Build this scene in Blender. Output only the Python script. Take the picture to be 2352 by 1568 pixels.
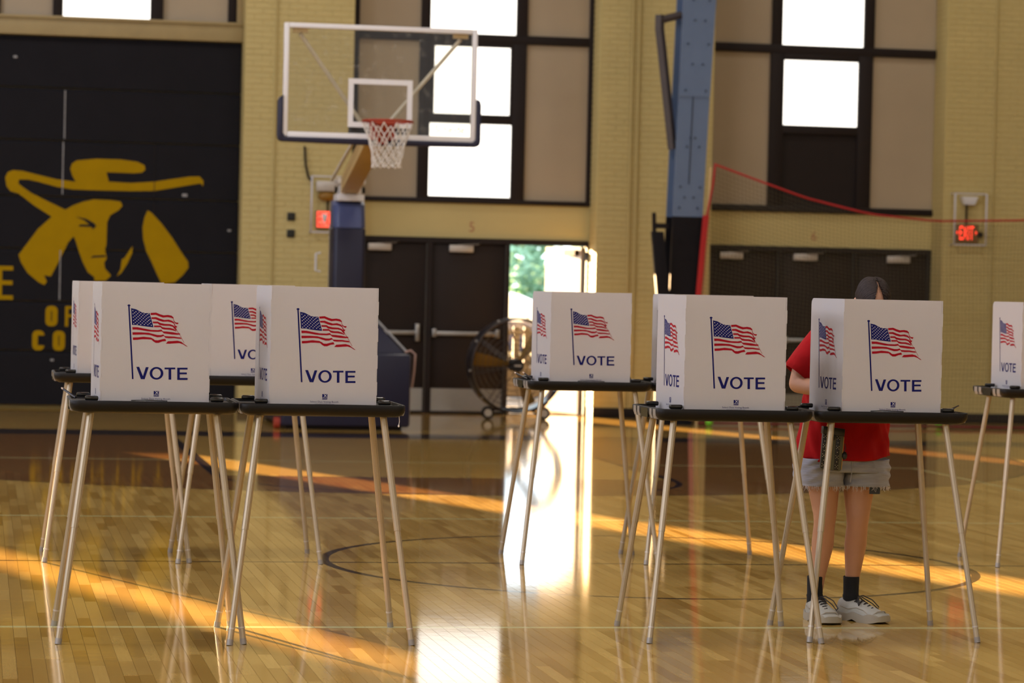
import bpy, bmesh, math, random
from mathutils import Vector, Matrix
random.seed(7)
S = bpy.context.scene
COL = S.collection
for o in list(bpy.data.objects): bpy.data.objects.remove(o)

# ------------------------------------------------------------------ camera
FPX, YAW, PITCH, ROLL, CAMH = 6693.58, math.radians(10.397), math.radians(-1.0475), math.radians(1.3083), 1.5185
fw = Vector((math.sin(YAW)*math.cos(PITCH), math.cos(YAW)*math.cos(PITCH), math.sin(PITCH)))
rt = Vector((math.cos(YAW), -math.sin(YAW), 0)); up = rt.cross(fw)
r2 = math.cos(ROLL)*rt + math.sin(ROLL)*up; u2 = -math.sin(ROLL)*rt + math.cos(ROLL)*up
cd = bpy.data.cameras.new('camera'); cam = bpy.data.objects.new('camera', cd); COL.objects.link(cam)
m = Matrix.Identity(4)
for i in range(3): m[i][0], m[i][1], m[i][2] = r2[i], u2[i], -fw[i]
m[2][3] = CAMH
cam.matrix_world = m
cd.sensor_width = 36; cd.lens = FPX/2352*36; cd.clip_start = .1; cd.clip_end = 400
cd.dof.use_dof = True; cd.dof.focus_distance = 12.9; cd.dof.aperture_fstop = 4.0
S.camera = cam

# ------------------------------------------------------------------ world, sun, lights, exposure
XC, YC = 3.702, 15.812          # centre of the court
YW, YB = 34.0, 34.45            # face of the brick piers, plane of the recessed bays
w = bpy.data.worlds.new('world'); S.world = w; w.use_nodes = True
bg = w.node_tree.nodes['Background']; bg.inputs[0].default_value = (.78, .92, 1.0, 1); bg.inputs[1].default_value = 4.0
def sun(az, el, strength, col, ang):
    d = bpy.data.lights.new('sun', 'SUN'); d.energy = strength; d.color = col; d.angle = math.radians(ang)
    o = bpy.data.objects.new('sun', d); COL.objects.link(o)
    a, e = math.radians(az), math.radians(el)
    travel = Vector((math.sin(a)*math.cos(e), -math.cos(a)*math.cos(e), -math.sin(e)))
    o.rotation_euler = travel.to_track_quat('-Z', 'Y').to_euler(); o.location = (-10, 60, 20)
sun(19.3, 8.0, 95, (1, .64, .32), .7)
def area(name, loc, sx, sy, power, col, aim):
    d = bpy.data.lights.new(name, 'AREA'); d.shape = 'RECTANGLE'; d.size = sx; d.size_y = sy; d.energy = power; d.color = col
    o = bpy.data.objects.new(name, d); COL.objects.link(o); o.location = loc
    o.rotation_euler = Vector(aim).to_track_quat('-Z', 'Y').to_euler(); return o
for y in (1, 10, 22):                    # the tall windows of the left side wall
    area('side_window_light', (-11.85, y, 5.4), 8, 5.0, 820, (.76, .82, 1.0), (1, 0, -.12))
for x in (-4, 8):                        # the windows of the wall behind the photographer
    area('rear_window_light', (x, -2.55, 4.6), 9, 4.2, 130, (.90, .93, 1.0), (0, 1, 0))
for x in (-3, 4, 11):                    # unseen ceiling lamps, added as even fill for walls and booths
    for y in (5, 14, 23, 31):
        area('ceiling_fill', (x, y, 8.85), 1.6, 1.6, (340 if x < 0 else 165)*(.4 if y > 30 else 1), (.88, .91, 1) if x < 0 else (1, .95, .86), (0, 0, -1))
S.view_settings.view_transform = 'Standard'; S.view_settings.look = 'None'
S.view_settings.gamma = 1; S.view_settings.use_curve_mapping = False; S.view_settings.exposure = 0.0
S.cycles.use_denoising = True
try: S.cycles.denoiser = 'OPENIMAGEDENOISE'
except Exception: pass
S.cycles.max_bounces = 8; S.cycles.diffuse_bounces = 4; S.cycles.glossy_bounces = 4
S.cycles.transparent_max_bounces = 24; S.cycles.sample_clamp_indirect = 6
S.cycles.caustics_reflective = False; S.cycles.caustics_refractive = False

# ------------------------------------------------------------------ materials
def lin(c):
    o = []
    for x in c:
        x /= 255; o.append(x/12.92 if x <= .04045 else ((x+.055)/1.055)**2.4)
    return (*o, 1)
class NT:
    def __init__(s, mat): s.t = mat.node_tree; s.n = s.t.nodes; s.l = s.t.links
    def node(s, typ, **kw):
        n = s.n.new(typ)
        for k, v in kw.items(): setattr(n, k, v)
        return n
    def put(s, sock, v):
        if isinstance(v, bpy.types.NodeSocket): s.l.new(v, sock)
        else: sock.default_value = v
    def math(s, op, a, b=0.0, c=0.0):
        n = s.node('ShaderNodeMath', operation=op); s.put(n.inputs[0], a); s.put(n.inputs[1], b); s.put(n.inputs[2], c); return n.outputs[0]
    def mix(s, f, a, b, blend='MIX'):
        n = s.node('ShaderNodeMix', data_type='RGBA', blend_type=blend); s.put(n.inputs[0], f); s.put(n.inputs[6], a); s.put(n.inputs[7], b); return n.outputs[2]
    def noise(s, vec, scale, detail=3, rough=.5):
        n = s.node('ShaderNodeTexNoise'); s.put(n.inputs['Vector'], vec); n.inputs['Scale'].default_value = scale
        n.inputs['Detail'].default_value = detail; n.inputs['Roughness'].default_value = rough; return n.outputs[0]
    def ramp(s, f, a, b):
        n = s.node('ShaderNodeMapRange'); s.put(n.inputs[0], f); n.inputs[1].default_value = a; n.inputs[2].default_value = b; return n.outputs[0]
def M(name, col, rough=.5, metal=0., var=.06, scale=6., bump=0., bscale=60., coat=0., spec=.5, bdist=.004, stretch=(1, 1, 1), emit=None, trans=0.):
    mt = bpy.data.materials.new(name); mt.use_nodes = True; t = NT(mt); b = t.n['Principled BSDF']
    tc = t.node('ShaderNodeTexCoord'); mp = t.node('ShaderNodeMapping'); mp.inputs['Scale'].default_value = stretch; t.l.new(tc.outputs['Object'], mp.inputs[0])
    c = lin(col); f = t.noise(mp.outputs[0], scale)
    dark = (c[0]*(1-2*var), c[1]*(1-2*var), c[2]*(1-2*var), 1); lite = (min(1, c[0]*(1+2*var)), min(1, c[1]*(1+2*var)), min(1, c[2]*(1+2*var)), 1)
    t.put(b.inputs['Base Color'], t.mix(f, dark, lite))
    b.inputs['Roughness'].default_value = rough; b.inputs['Metallic'].default_value = metal
    b.inputs['Coat Weight'].default_value = coat; b.inputs['Coat Roughness'].default_value = .1
    b.inputs['Specular IOR Level'].default_value = spec
    if bump:
        bn = t.node('ShaderNodeBump'); bn.inputs['Strength'].default_value = bump; bn.inputs['Distance'].default_value = bdist
        t.l.new(t.noise(mp.outputs[0], bscale), bn.inputs['Height']); t.l.new(bn.outputs[0], b.inputs['Normal'])
    if emit:
        b.inputs['Emission Color'].default_value = lin(emit[0]); b.inputs['Emission Strength'].default_value = emit[1]
    if trans:
        tr = t.node('ShaderNodeBsdfTranslucent'); tr.inputs[0].default_value = c
        mx = t.node('ShaderNodeMixShader'); mx.inputs[0].default_value = trans
        t.l.new(b.outputs[0], mx.inputs[1]); t.l.new(tr.outputs[0], mx.inputs[2]); t.l.new(mx.outputs[0], t.n['Material Output'].inputs[0])
    return mt
def glass_mat(name, tint, refl=.06):
    mt = bpy.data.materials.new(name); mt.use_nodes = True; t = NT(mt); t.n.remove(t.n['Principled BSDF'])
    tr = t.node('ShaderNodeBsdfTransparent'); tr.inputs[0].default_value = (*tint, 1)
    gl = t.node('ShaderNodeBsdfGlossy'); gl.inputs['Roughness'].default_value = .04
    df = t.node('ShaderNodeBsdfDiffuse'); df.inputs[0].default_value = (.6, .58, .52, 1)
    tc = t.node('ShaderNodeTexCoord')
    mx = t.node('ShaderNodeMixShader'); mx.inputs[0].default_value = refl; t.l.new(tr.outputs[0], mx.inputs[1]); t.l.new(gl.outputs[0], mx.inputs[2])
    sm = t.ramp(t.noise(tc.outputs['Object'], 14, 5, .7), .56, .8); m2 = t.node('ShaderNodeMixShader')
    t.put(m2.inputs[0], t.math('MULTIPLY', sm, .22)); t.l.new(mx.outputs[0], m2.inputs[1]); t.l.new(df.outputs[0], m2.inputs[2])
    t.l.new(m2.outputs[0], t.n['Material Output'].inputs[0]); return mt

def floor_mat():
    mt = bpy.data.materials.new('gym_floor_wood'); mt.use_nodes = True; t = NT(mt); b = t.n['Principled BSDF']
    geo = t.node('ShaderNodeNewGeometry'); sx = t.node('ShaderNodeSeparateXYZ'); t.l.new(geo.outputs['Position'], sx.inputs[0])
    X, Y = sx.outputs[0], sx.outputs[1]
    def vec(a, b2, c=0.0):
        n = t.node('ShaderNodeCombineXYZ'); t.put(n.inputs[0], a); t.put(n.inputs[1], b2); t.put(n.inputs[2], c); return n.outputs[0]
    at = t.node('ShaderNodeAttribute', attribute_name='tint')
    tint = at.outputs['Fac']
    grain = t.noise(vec(t.math('MULTIPLY', X, 90), t.math('MULTIPLY', Y, 5)), 1, 4, .6)
    blotch = t.noise(vec(t.math('MULTIPLY', X, 1.6), t.math('MULTIPLY', Y, .9)), 1, 3, .6)
    wood = t.mix(tint, lin((164, 128, 57)), lin((212, 178, 101)))
    wood = t.mix(t.math('MULTIPLY', grain, .45), wood, lin((156, 114, 54)))
    wood = t.mix(t.math('MULTIPLY', t.ramp(blotch, .45, .75), .28), wood, lin((150, 108, 52)))
    def d(cx, cy):
        a = t.math('SUBTRACT', X, cx); c = t.math('SUBTRACT', Y, cy)
        return t.math('SQRT', t.math('ADD', t.math('MULTIPLY', a, a), t.math('MULTIPLY', c, c)))
    def near(v, c, hw): return t.math('LESS_THAN', t.math('ABSOLUTE', t.math('SUBTRACT', v, c)), hw)
    def lt(a, c): return t.math('LESS_THAN', a, c)
    def gt(a, c): return t.math('GREATER_THAN', a, c)
    AND = lambda *a: a[0] if len(a) == 1 else t.math('MULTIPLY', a[0], AND(*a[1:]))
    OR = lambda *a: a[0] if len(a) == 1 else t.math('MAXIMUM', a[0], OR(*a[1:]))
    base = YC+12.8; hoop = YC+11.2; ftl = YC+7.01
    dh = d(XC, hoop)
    arc_in = OR(AND(lt(dh, 6.02), lt(Y, base)), AND(lt(t.math('ABSOLUTE', t.math('SUBTRACT', X, XC)), 6.02), gt(Y, hoop), lt(Y, base)))
    lane = AND(lt(t.math('ABSOLUTE', t.math('SUBTRACT', X, XC)), 1.83), gt(Y, ftl))
    stain = AND(arc_in, t.math('SUBTRACT', 1.0, lane))
    wood = t.mix(t.math('MULTIPLY', stain, .80), wood, t.mix(grain, lin((112, 66, 38)), lin((88, 50, 28))))
    navy = lin((22, 24, 40)); black = lin((28, 25, 28)); pale = lin((205, 200, 140))
    border = AND(gt(Y, base), lt(Y, base+.95))
    arcl = AND(near(dh, 6.02, .025), lt(Y, hoop))
    lanel = AND(near(t.math('ABSOLUTE', t.math('SUBTRACT', X, XC)), 1.83, .045), gt(Y, ftl), lt(Y, base))
    ftcirc = AND(near(d(XC, ftl), 1.83, .025), lt(Y, ftl)); ftline = AND(near(Y, ftl, .025), lt(t.math('ABSOLUTE', t.math('SUBTRACT', X, XC)), 1.83))
    bl = OR(near(d(XC, YC), 1.804, .026), near(Y, YC, .022))
    inv = lt(t.math('ABSOLUTE', t.math('SUBTRACT', X, XC)), 4.5)
    pl_near = near(Y, YC-3, .03); pl_far = near(Y, YC+3, .03)
    pl_end = AND(near(Y, YC+9, .03), t.math('LESS_THAN', t.math('ABSOLUTE', t.math('SUBTRACT', X, XC)), 4.55))
    pl_side = AND(near(t.math('ABSOLUTE', t.math('SUBTRACT', X, XC)), 4.5, .025), lt(Y, YC+9))
    c = t.mix(t.math('MULTIPLY', OR(pl_near, pl_far, pl_end, pl_side), .85), wood, pale)
    c = t.mix(t.math('MULTIPLY', OR(border, lanel, ftcirc, ftline), .93), c, navy)
    c = t.mix(t.math('MULTIPLY', OR(bl, arcl), .85), c, black)
    t.put(b.inputs['Base Color'], c)
    scr = t.noise(vec(t.math('MULTIPLY', X, 3), t.math('MULTIPLY', Y, 60)), 1, 4, .7)
    b.inputs['Roughness'].default_value = .16
    t.put(b.inputs['Roughness'], t.math('ADD', .03, t.math('MULTIPLY', scr, .07)))
    b.inputs['IOR'].default_value = 1.5
    wav = t.noise(vec(t.math('MULTIPLY', X, 9), t.math('MULTIPLY', Y, 9)), 1, 2, .5)
    fine = t.noise(vec(t.math('MULTIPLY', X, 55), t.math('MULTIPLY', Y, 22)), 1, 3, .6)
    bn = t.node('ShaderNodeBump'); bn.inputs['Strength'].default_value = .006; bn.inputs['Distance'].default_value = .02
    t.put(bn.inputs['Height'], t.math('ADD', wav, t.math('MULTIPLY', fine, .12))); t.l.new(bn.outputs[0], b.inputs['Normal'])
    return mt

# ------------------------------------------------------------------ geometry helper
class G:
    def __init__(s): s.v = []; s.f = []; s.m = []; s.cur = 0
    def add(s, vs, fs):
        o = len(s.v); s.v += [tuple(p) for p in vs]
        for f in fs: s.f.append(tuple(i+o for i in f)); s.m.append(s.cur)
        return s
    def box(s, x0, x1, y0, y1, z0, z1):
        return s.add([(x0,y0,z0),(x1,y0,z0),(x1,y1,z0),(x0,y1,z0),(x0,y0,z1),(x1,y0,z1),(x1,y1,z1),(x0,y1,z1)],
                     [(0,3,2,1),(4,5,6,7),(0,1,5,4),(1,2,6,5),(2,3,7,6),(3,0,4,7)])
    def loft(s, rings, cap=True, closed=False):
        n = len(rings[0]); vs = [p for r in rings for p in r]; fs = []
        R = len(rings)
        for i in range(R if closed else R-1):
            a = i*n; b = ((i+1) % R)*n
            for j in range(n): fs.append((a+j, a+(j+1) % n, b+(j+1) % n, b+j))
        if cap and not closed: fs.append(tuple(range(n-1, -1, -1))); fs.append(tuple((R-1)*n+j for j in range(n)))
        return s.add(vs, fs)
    def tube(s, pts, r, n=8, closed=False, flat=1.0):
        pts = [Vector(p) for p in pts]; R = r if isinstance(r, (list, tuple)) else [r]*len(pts); rings = []; prev = None
        for i, p in enumerate(pts):
            a = pts[i-1] if (i or closed) else p; b = pts[(i+1) % len(pts)] if (i < len(pts)-1 or closed) else p
            tg = (b-a).normalized()
            if prev is None:
                ref = Vector((0, 0, 1)) if abs(tg.z) < .9 else Vector((0, 1, 0)); x = tg.cross(ref).normalized()
            else:
                x = prev - tg*prev.dot(tg); x = x.normalized() if x.length > 1e-6 else tg.orthogonal().normalized()
            prev = x; y = tg.cross(x)
            rings.append([p + R[i]*(math.cos(2*math.pi*k/n)*x + flat*math.sin(2*math.pi*k/n)*y) for k in range(n)])
        return s.loft(rings, True, closed)
    def prism(s, poly, y0, y1):          # polygon in the xz plane
        n = len(poly); vs = [(a, y0, b) for a, b in poly] + [(a, y1, b) for a, b in poly]
        return s.add(vs, [tuple(range(n)), tuple(range(2*n-1, n-1, -1))] + [(i, n+i, n+(i+1) % n, (i+1) % n) for i in range(n)])
    def prismz(s, poly, z0, z1):
        n = len(poly); vs = [(a, b, z0) for a, b in poly] + [(a, b, z1) for a, b in poly]
        return s.add(vs, [tuple(range(n)), tuple(range(2*n-1, n-1, -1))] + [(i, n+i, n+(i+1) % n, (i+1) % n) for i in range(n)])
    def prismx(s, poly, x0, x1):         # polygon in the yz plane
        n = len(poly); vs = [(x0, a, b) for a, b in poly] + [(x1, a, b) for a, b in poly]
        return s.add(vs, [tuple(range(n)), tuple(range(2*n-1, n-1, -1))] + [(i, n+i, n+(i+1) % n, (i+1) % n) for i in range(n)])
    def sphere(s, c, rx, ry, rz, nu=16, nv=10):
        rings = []
        for j in range(1, nv):
            ph = math.pi*j/nv; rings.append([(c[0]+rx*math.sin(ph)*math.cos(2*math.pi*i/nu), c[1]+ry*math.sin(ph)*math.sin(2*math.pi*i/nu), c[2]+rz*math.cos(ph)) for i in range(nu)])
        return s.loft(rings)
    def cyl(s, p0, p1, r, n=16): return s.tube([p0, p1], r, n)
    def torus(s, c, R, r, axis='z', n=40, k=8):
        P = []
        for i in range(n):
            a = 2*math.pi*i/n; u, v = R*math.cos(a), R*math.sin(a)
            P.append({'z': (c[0]+u, c[1]+v, c[2]), 'y': (c[0]+u, c[1], c[2]+v), 'x': (c[0], c[1]+u, c[2]+v)}[axis])
        return s.tube(P, r, k, True)
    def xf(s, fn): s.v = [tuple(fn(Vector(p))) for p in s.v]; return s
def props(o, label=None, cat=None, group=None, kind=None):
    for k, v in (('label', label), ('category', cat), ('group', group), ('kind', kind)):
        if v: o[k] = v
    return o
def build(g, name, mat, parent=None, smooth=None, bevel=0, label=None, cat=None, group=None, kind=None, seg=2):
    me = bpy.data.meshes.new(name); me.from_pydata(g.v, [], g.f)
    mats = mat if isinstance(mat, (list, tuple)) else [mat]
    for q in mats: me.materials.append(q)
    if len(mats) > 1: me.polygons.foreach_set('material_index', g.m)
    bm = bmesh.new(); bm.from_mesh(me); bmesh.ops.recalc_face_normals(bm, faces=bm.faces)
    if bevel: bmesh.ops.bevel(bm, geom=bm.edges[:], offset=bevel, segments=seg, profile=.5, affect='EDGES', clamp_overlap=True)
    bm.to_mesh(me); bm.free()
    if smooth or bevel:
        me.polygons.foreach_set('use_smooth', [True]*len(me.polygons)); me.set_sharp_from_angle(angle=math.radians(smooth or 40))
    ob = bpy.data.objects.new(name, me); COL.objects.link(ob)
    if parent:
        ob.parent = parent; q = parent; off = Vector()
        while q: off += q.location; q = q.parent
        me.transform(Matrix.Translation(-off))
    else:
        xs = [v.co for v in me.vertices]; lo = Vector([min(c[i] for c in xs) for i in range(3)]); hi = Vector([max(c[i] for c in xs) for i in range(3)])
        c = Vector(((lo.x+hi.x)/2, (lo.y+hi.y)/2, lo.z)); me.transform(Matrix.Translation(-c)); ob.location = c
    return props(ob, label, cat, group, kind)
def root(name, loc, label=None, cat=None, group=None, kind=None):
    o = bpy.data.objects.new(name, None); COL.objects.link(o); o.location = loc; o.empty_display_size = .1
    return props(o, label, cat, group, kind)
def copy_tree(o, parent=None):
    c = o.copy(); COL.objects.link(c); c.parent = parent
    for ch in list(o.children): copy_tree(ch, c)
    return c
def text_g(g, s, x0, x1, z0, z1, y, th=.0006):
    cu = bpy.data.curves.new('t', 'FONT'); cu.body = s; cu.resolution_u = 3; ob = bpy.data.objects.new('t', cu); COL.objects.link(ob)
    me = bpy.data.meshes.new_from_object(ob.evaluated_get(bpy.context.evaluated_depsgraph_get()))
    vs = [v.co.copy() for v in me.vertices]; fs = [tuple(p.vertices) for p in me.polygons]
    bpy.data.objects.remove(ob); bpy.data.curves.remove(cu); bpy.data.meshes.remove(me)
    ax = min(v.x for v in vs); bx = max(v.x for v in vs); ay = min(v.y for v in vs); by = max(v.y for v in vs)
    g.add([(x0+(v.x-ax)/(bx-ax)*(x1-x0), y, z0+(v.y-ay)/(by-ay)*(z1-z0)) for v in vs], fs); return g

mWALL = M('yellow_painted_brick', (200, 184, 125), .7, var=.05, scale=2.5, bump=.25, bscale=40)
mMORT = M('yellow_painted_mortar', (194, 177, 118), .75, var=.05, scale=3)
mLINT = M('yellow_painted_concrete', (200, 185, 127), .7, var=.05, scale=1.5)
mBROWN = M('dark_brown_metal', (34, 27, 26), .6, var=.08, spec=.25)
mDOOR = M('dark_brown_door', (40, 31, 27), .6, var=.08, scale=3, spec=.25)
mPANEL = M('beige_infill_panel', (172, 157, 132), .6, var=.05, scale=1.2)
mPANE = M('daylit_white_pane', (240, 240, 235), .5, var=.01, emit=((255, 250, 240), 2.1))
mSTEEL = M('brushed_steel', (168, 168, 168), .32, .85, var=.08, stretch=(2, 2, 30))
mALU = M('aluminium_grey', (196, 190, 182), .4, .35, var=.04)
mBLACK = M('black_painted_board', (22, 21, 26), .75, var=.12, scale=3, spec=.2)
mYEL = M('mustard_yellow_paint', (164, 130, 0), .85, var=.06, scale=5, spec=.15)
mPALE = M('worn_white_edge', (150, 150, 150), .6, var=.2, scale=12)
mCEIL = M('ceiling_boards', (150, 108, 64), .8, var=.04)
mFLOOR = floor_mat()
mWHITE = M('white_enamel', (225, 225, 228), .35, var=.02)
mNAVY = M('navy_vinyl', (20, 23, 52), .42, var=.06, scale=4, bump=.1)
# ================================================================== THE SETTING
ST = 'structure'
X0, X1, Y0, ZC = -12., 20., -2.7, 9.
# ---- floor: slab, then strips laid along the room
PX0, PX1, PY0, PY1, PW = -4., 12., 6., 23., .0572
g = G(); g.box(X0, X1, Y0, 36.0, -.12, -.006)
g.box(X0, PX0, Y0, 36., -.006, 0).box(PX1, X1, Y0, 36., -.006, 0).box(PX0, PX1, Y0, PY0, -.006, 0).box(PX0, PX1, PY1, 36., -.006, 0)
floor = build(g, 'floor', mFLOOR, kind=ST, label='glossy maple gym floor with painted court lines')
def tinted(me, t):
    a = me.attributes.new('tint', 'FLOAT', 'FACE'); a.data.foreach_set('value', t)
def set_tint_const(ob, v=.5): tinted(ob.data, [v]*len(ob.data.polygons))
set_tint_const(floor)
mx = Vector((floor.location.x, floor.location.y, floor.location.z))
rs = random.Random(3)
planks = []
nx = int((PX1-PX0)/PW)
for i in range(nx):
    xa = PX0+i*PW; y = PY0-rs.random()*.6
    while y < PY1:
        L = rs.uniform(.38, 1.05); a, b = max(y, PY0), min(y+L, PY1)
        if b-a > .03: planks.append((xa, a, b, min(1, max(0, rs.gauss(.5, .27)))))
        y += L
def inview(p):
    xm = p[0]+PW/2; ym = (p[1]+p[2])/2
    return 10.85 < ym < 15 and -.03*ym < xm-.0 < .385*ym - .05
vis = sorted([p for p in planks if inview(p)], key=lambda p: p[1]+p[2])[:300]
visset = set(vis)
gap, dp = .0013, .006
def plank_geo(g, p):
    x0, x1, y0, y1 = p[0]+gap/2, p[0]+PW-gap/2, p[1]+gap/2, p[2]-gap/2
    g.add([(x0,y0,-dp),(x1,y0,-dp),(x1,y1,-dp),(x0,y1,-dp),(x0,y0,0),(x1,y0,0),(x1,y1,0),(x0,y1,0)], [(0,1,5,4),(1,2,6,5),(2,3,7,6),(3,0,4,7),(4,5,6,7)])
def fast_obj(g, name, mat, parent, tint):
    me = bpy.data.meshes.new(name); me.from_pydata([tuple(Vector(v)-mx) for v in g.v], [], g.f); me.materials.append(mat); tinted(me, tint)
    o = bpy.data.objects.new(name, me); COL.objects.link(o); o.parent = parent; return o
for p in vis:
    g = G(); plank_geo(g, p); fast_obj(g, 'plank', mFLOOR, floor, [p[3]]*5)
g = G(); tt = []
for p in planks:
    if p not in visset: plank_geo(g, p); tt += [p[3]]*5
o = fast_obj(g, 'far_planks', mFLOOR, floor, tt); o['kind'] = 'stuff'

# ---- shell
g = G(); g.box(X0, X1, Y0, 35., ZC, ZC+.2); build(g, 'ceiling', mCEIL, kind=ST)
g = G(); g.box(X0-.2, X0, Y0, 35., 0, ZC); build(g, 'wall_left', mLINT, kind=ST)
g = G(); g.box(X1, X1+.2, Y0, 35., 0, ZC); build(g, 'wall_right', mLINT, kind=ST)
g = G(); g.box(X0, X1, Y0-.2, Y0, 0, ZC); build(g, 'wall_front', mLINT, kind=ST)
# back wall: solid parts of the recessed plane, with the openings that let the low sun in
g = G(); a, b = YB, YB+.14
def holes(xa, xb, slots):
    x = xa
    for sx0, sx1, z0, z1 in slots:
        g.box(x, sx0, a, b, 0, ZC); g.box(sx0, sx1, a, b, 0, z0); g.box(sx0, sx1, a, b, z1, ZC); x = sx1
    g.box(x, xb, a, b, 0, ZC)
holes(X0, .15, [(-6.58, -6.16, 2.25, 3.42), (-1.82, -1.20, 1.32, 3.75)])
g.box(.15, 3.1, a, b, 0, 4.5); g.box(.15, 3.1, a, b, 6.6, ZC)
g.box(4.2, 7.3, a, b, 2.10, 2.52); g.box(4.2, 7.3, a, b, 6.6, ZC); g.box(8.55, 11.7, a, b, 2.10, 2.52); g.box(8.55, 11.7, a, b, 6.6, ZC)
build(g, 'wall_back', mLINT, kind=ST)
for x0, x1, z0, z1, n in ((-6.58, -6.16, 2.25, 3.42, 4), (-1.82, -1.20, 1.32, 3.75, 5)):
    g = G(); t = .03
    g.box(x0-t, x0, a-.03, b+.02, z0-t, z1+t).box(x1, x1+t, a-.03, b+.02, z0-t, z1+t).box(x0, x1, a-.03, b+.02, z0-t, z0).box(x0, x1, a-.03, b+.02, z1, z1+t)
    build(g, 'window_%d' % n, mBROWN, kind=ST)
# ---- brick piers
BL, BH, BM = .203, .0677, .009
bm_cache = {}
def brick_mesh(L):
    k = round(L, 3)
    if k not in bm_cache:
        q = G(); e = .003; q.add([(0,.012,0),(k,.012,0),(k,.012,BH-BM),(0,.012,BH-BM),(e,0,e),(k-e,0,e),(k-e,0,BH-BM-e),(e,0,BH-BM-e)],
              [(0,1,5,4),(1,2,6,5),(2,3,7,6),(3,0,4,7),(4,5,6,7)])
        me = bpy.data.meshes.new('brick'); me.from_pydata(q.v, [], q.f); me.materials.append(mWALL); bm_cache[k] = me
    return bm_cache[k]
def pier(name, x0, x1, zvis0, seed, left_reveal=False):
    g = G(); g.box(x0, x1, YW+.0035, YB+.14, 0, ZC); p = build(g, name, mMORT, kind=ST)
    rs = random.Random(seed); L = []
    z = .11; row = 0
    while z < 5.6:
        x = x0 - (0 if row % 2 else BL/2)
        while x < x1-.01:
            xa, xb = max(x, x0)+BM/2, min(x+BL, x1)-BM/2
            if xb-xa > .03: L.append((xa, xb-xa, z))
            x += BL
        z += BH; row += 1
    L.sort(key=lambda t: 0 if zvis0 < t[2] < 5.0 else 1)
    rest = G()
    for i, (xa, ln, z) in enumerate(L):
        if i < 300:
            o = bpy.data.objects.new('brick', brick_mesh(ln)); COL.objects.link(o); o.parent = p
            o.location = Vector((xa, YW+rs.uniform(-.0015, .0015), z)) - p.location
        else:
            e = .003; k = ln; h = BH-BM
            rest.add([(xa,YW+.012,z),(xa+k,YW+.012,z),(xa+k,YW+.012,z+h),(xa,YW+.012,z+h),(xa+e,YW,z+e),(xa+k-e,YW,z+e),(xa+k-e,YW,z+h-e),(xa+e,YW,z+h-e)],
                     [(0,1,5,4),(1,2,6,5),(2,3,7,6),(3,0,4,7),(4,5,6,7)])
    z = .11; row = 0
    while left_reveal and z < 5.6:
        ya = YW+.004
        for ln in ((.2, .24) if row % 2 else (.1, .2, .14)):
            yb = min(ya+ln, YB)-BM; xl = x0-.006
            rest.add([(x0+.002,ya,z),(x0+.002,yb,z),(x0+.002,yb,z+BH-BM),(x0+.002,ya,z+BH-BM),(xl,ya+.003,z+.003),(xl,yb-.003,z+.003),(xl,yb-.003,z+BH-BM-.003),(xl,ya+.003,z+BH-BM-.003)],
                     [(0,1,5,4),(1,2,6,5),(2,3,7,6),(3,0,4,7),(4,5,6,7)]); ya += ln
        z += BH; row += 1
    if rest.v:
        o = build(rest, 'more_bricks', mWALL, p, kind='stuff')
    return p
pier('wall_pier_left', 3.0, 4.28, 1.4, 1)
pier('wall_pier_middle', 7.235, 8.63, .1, 2, True)
pier('wall_pier_right', 11.545, 13.2, 1.7, 3, True)
g = G(); g.box(13.2, X1, YW, YB+.14, 0, ZC); build(g, 'wall_back_right', mWALL, kind=ST)
for n, (xa, xb) in {'left': (3.0, 4.28), 'middle': (7.235, 8.63), 'right': (11.545, X1)}.items():
    g = G(); g.box(xa-.008, xb+.008, YW-.018, YW+.005, 0, .115); build(g, 'baseboard_'+n, mBROWN, kind=ST, bevel=.004)
# ---- windows of the bays
def bay_window(n, xl, xr, members, panels, panes, label, darkp=()):
    r = root('window_%d' % n, ((xl+xr)/2, YB, members[0][2]), kind=ST, label=label)
    for x0, x1, z0, z1 in members:
        q = G(); q.box(x0, x1, YB-.05, YB+.10, z0, z1); build(q, 'mullion', mBROWN, r, bevel=.004)
    for x0, x1, z0, z1 in panels:
        q = G(); q.box(x0-.005, x1+.005, YB, YB+.05, z0-.005, z1+.005); build(q, 'infill_panel', mPANEL, r)
    for x0, x1, z0, z1 in darkp:
        q = G(); q.box(x0-.005, x1+.005, YB, YB+.05, z0-.005, z1+.005); build(q, 'dark_panel', mBROWN, r)
    for x0, x1, z0, z1 in panes:
        q = G(); q.box(x0-.01, x1+.01, YB+.0, YB+.03, z0-.01, z1+.01); build(q, 'pane', mPANE, r)
ZT = 6.6
bay_window(1, 4.28, 7.255, [(4.28, 4.39, 2.52, ZT), (7.18, 7.262, 2.52, ZT), (4.39, 7.18, 2.52, 2.575), (4.39, 7.18, 4.44, 4.545), (4.39, 7.18, 6.5, ZT),
    (5.12, 5.255, 2.575, 4.44), (6.25, 6.415, 2.575, 4.44), (5.255, 6.25, 3.47, 3.585), (5.255, 6.25, 4.39, 4.44), (5.255, 5.30, 3.585, 4.39), (6.222, 6.25, 3.585, 4.39), (5.255, 6.25, 2.575, 2.60),
    (5.13, 5.243, 4.545, 6.5), (6.283, 6.42, 4.545, 6.5)],
    [(4.39, 5.12, 2.575, 4.44), (6.415, 7.18, 2.575, 4.44), (4.39, 5.13, 4.545, 6.5), (6.42, 7.18, 4.545, 6.5)],
    [(5.255, 6.25, 2.60, 3.47), (5.30, 6.222, 3.585, 4.39), (5.243, 6.283, 4.545, 6.5)], 'tall window bay with white panes behind the basketball backboard')
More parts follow.
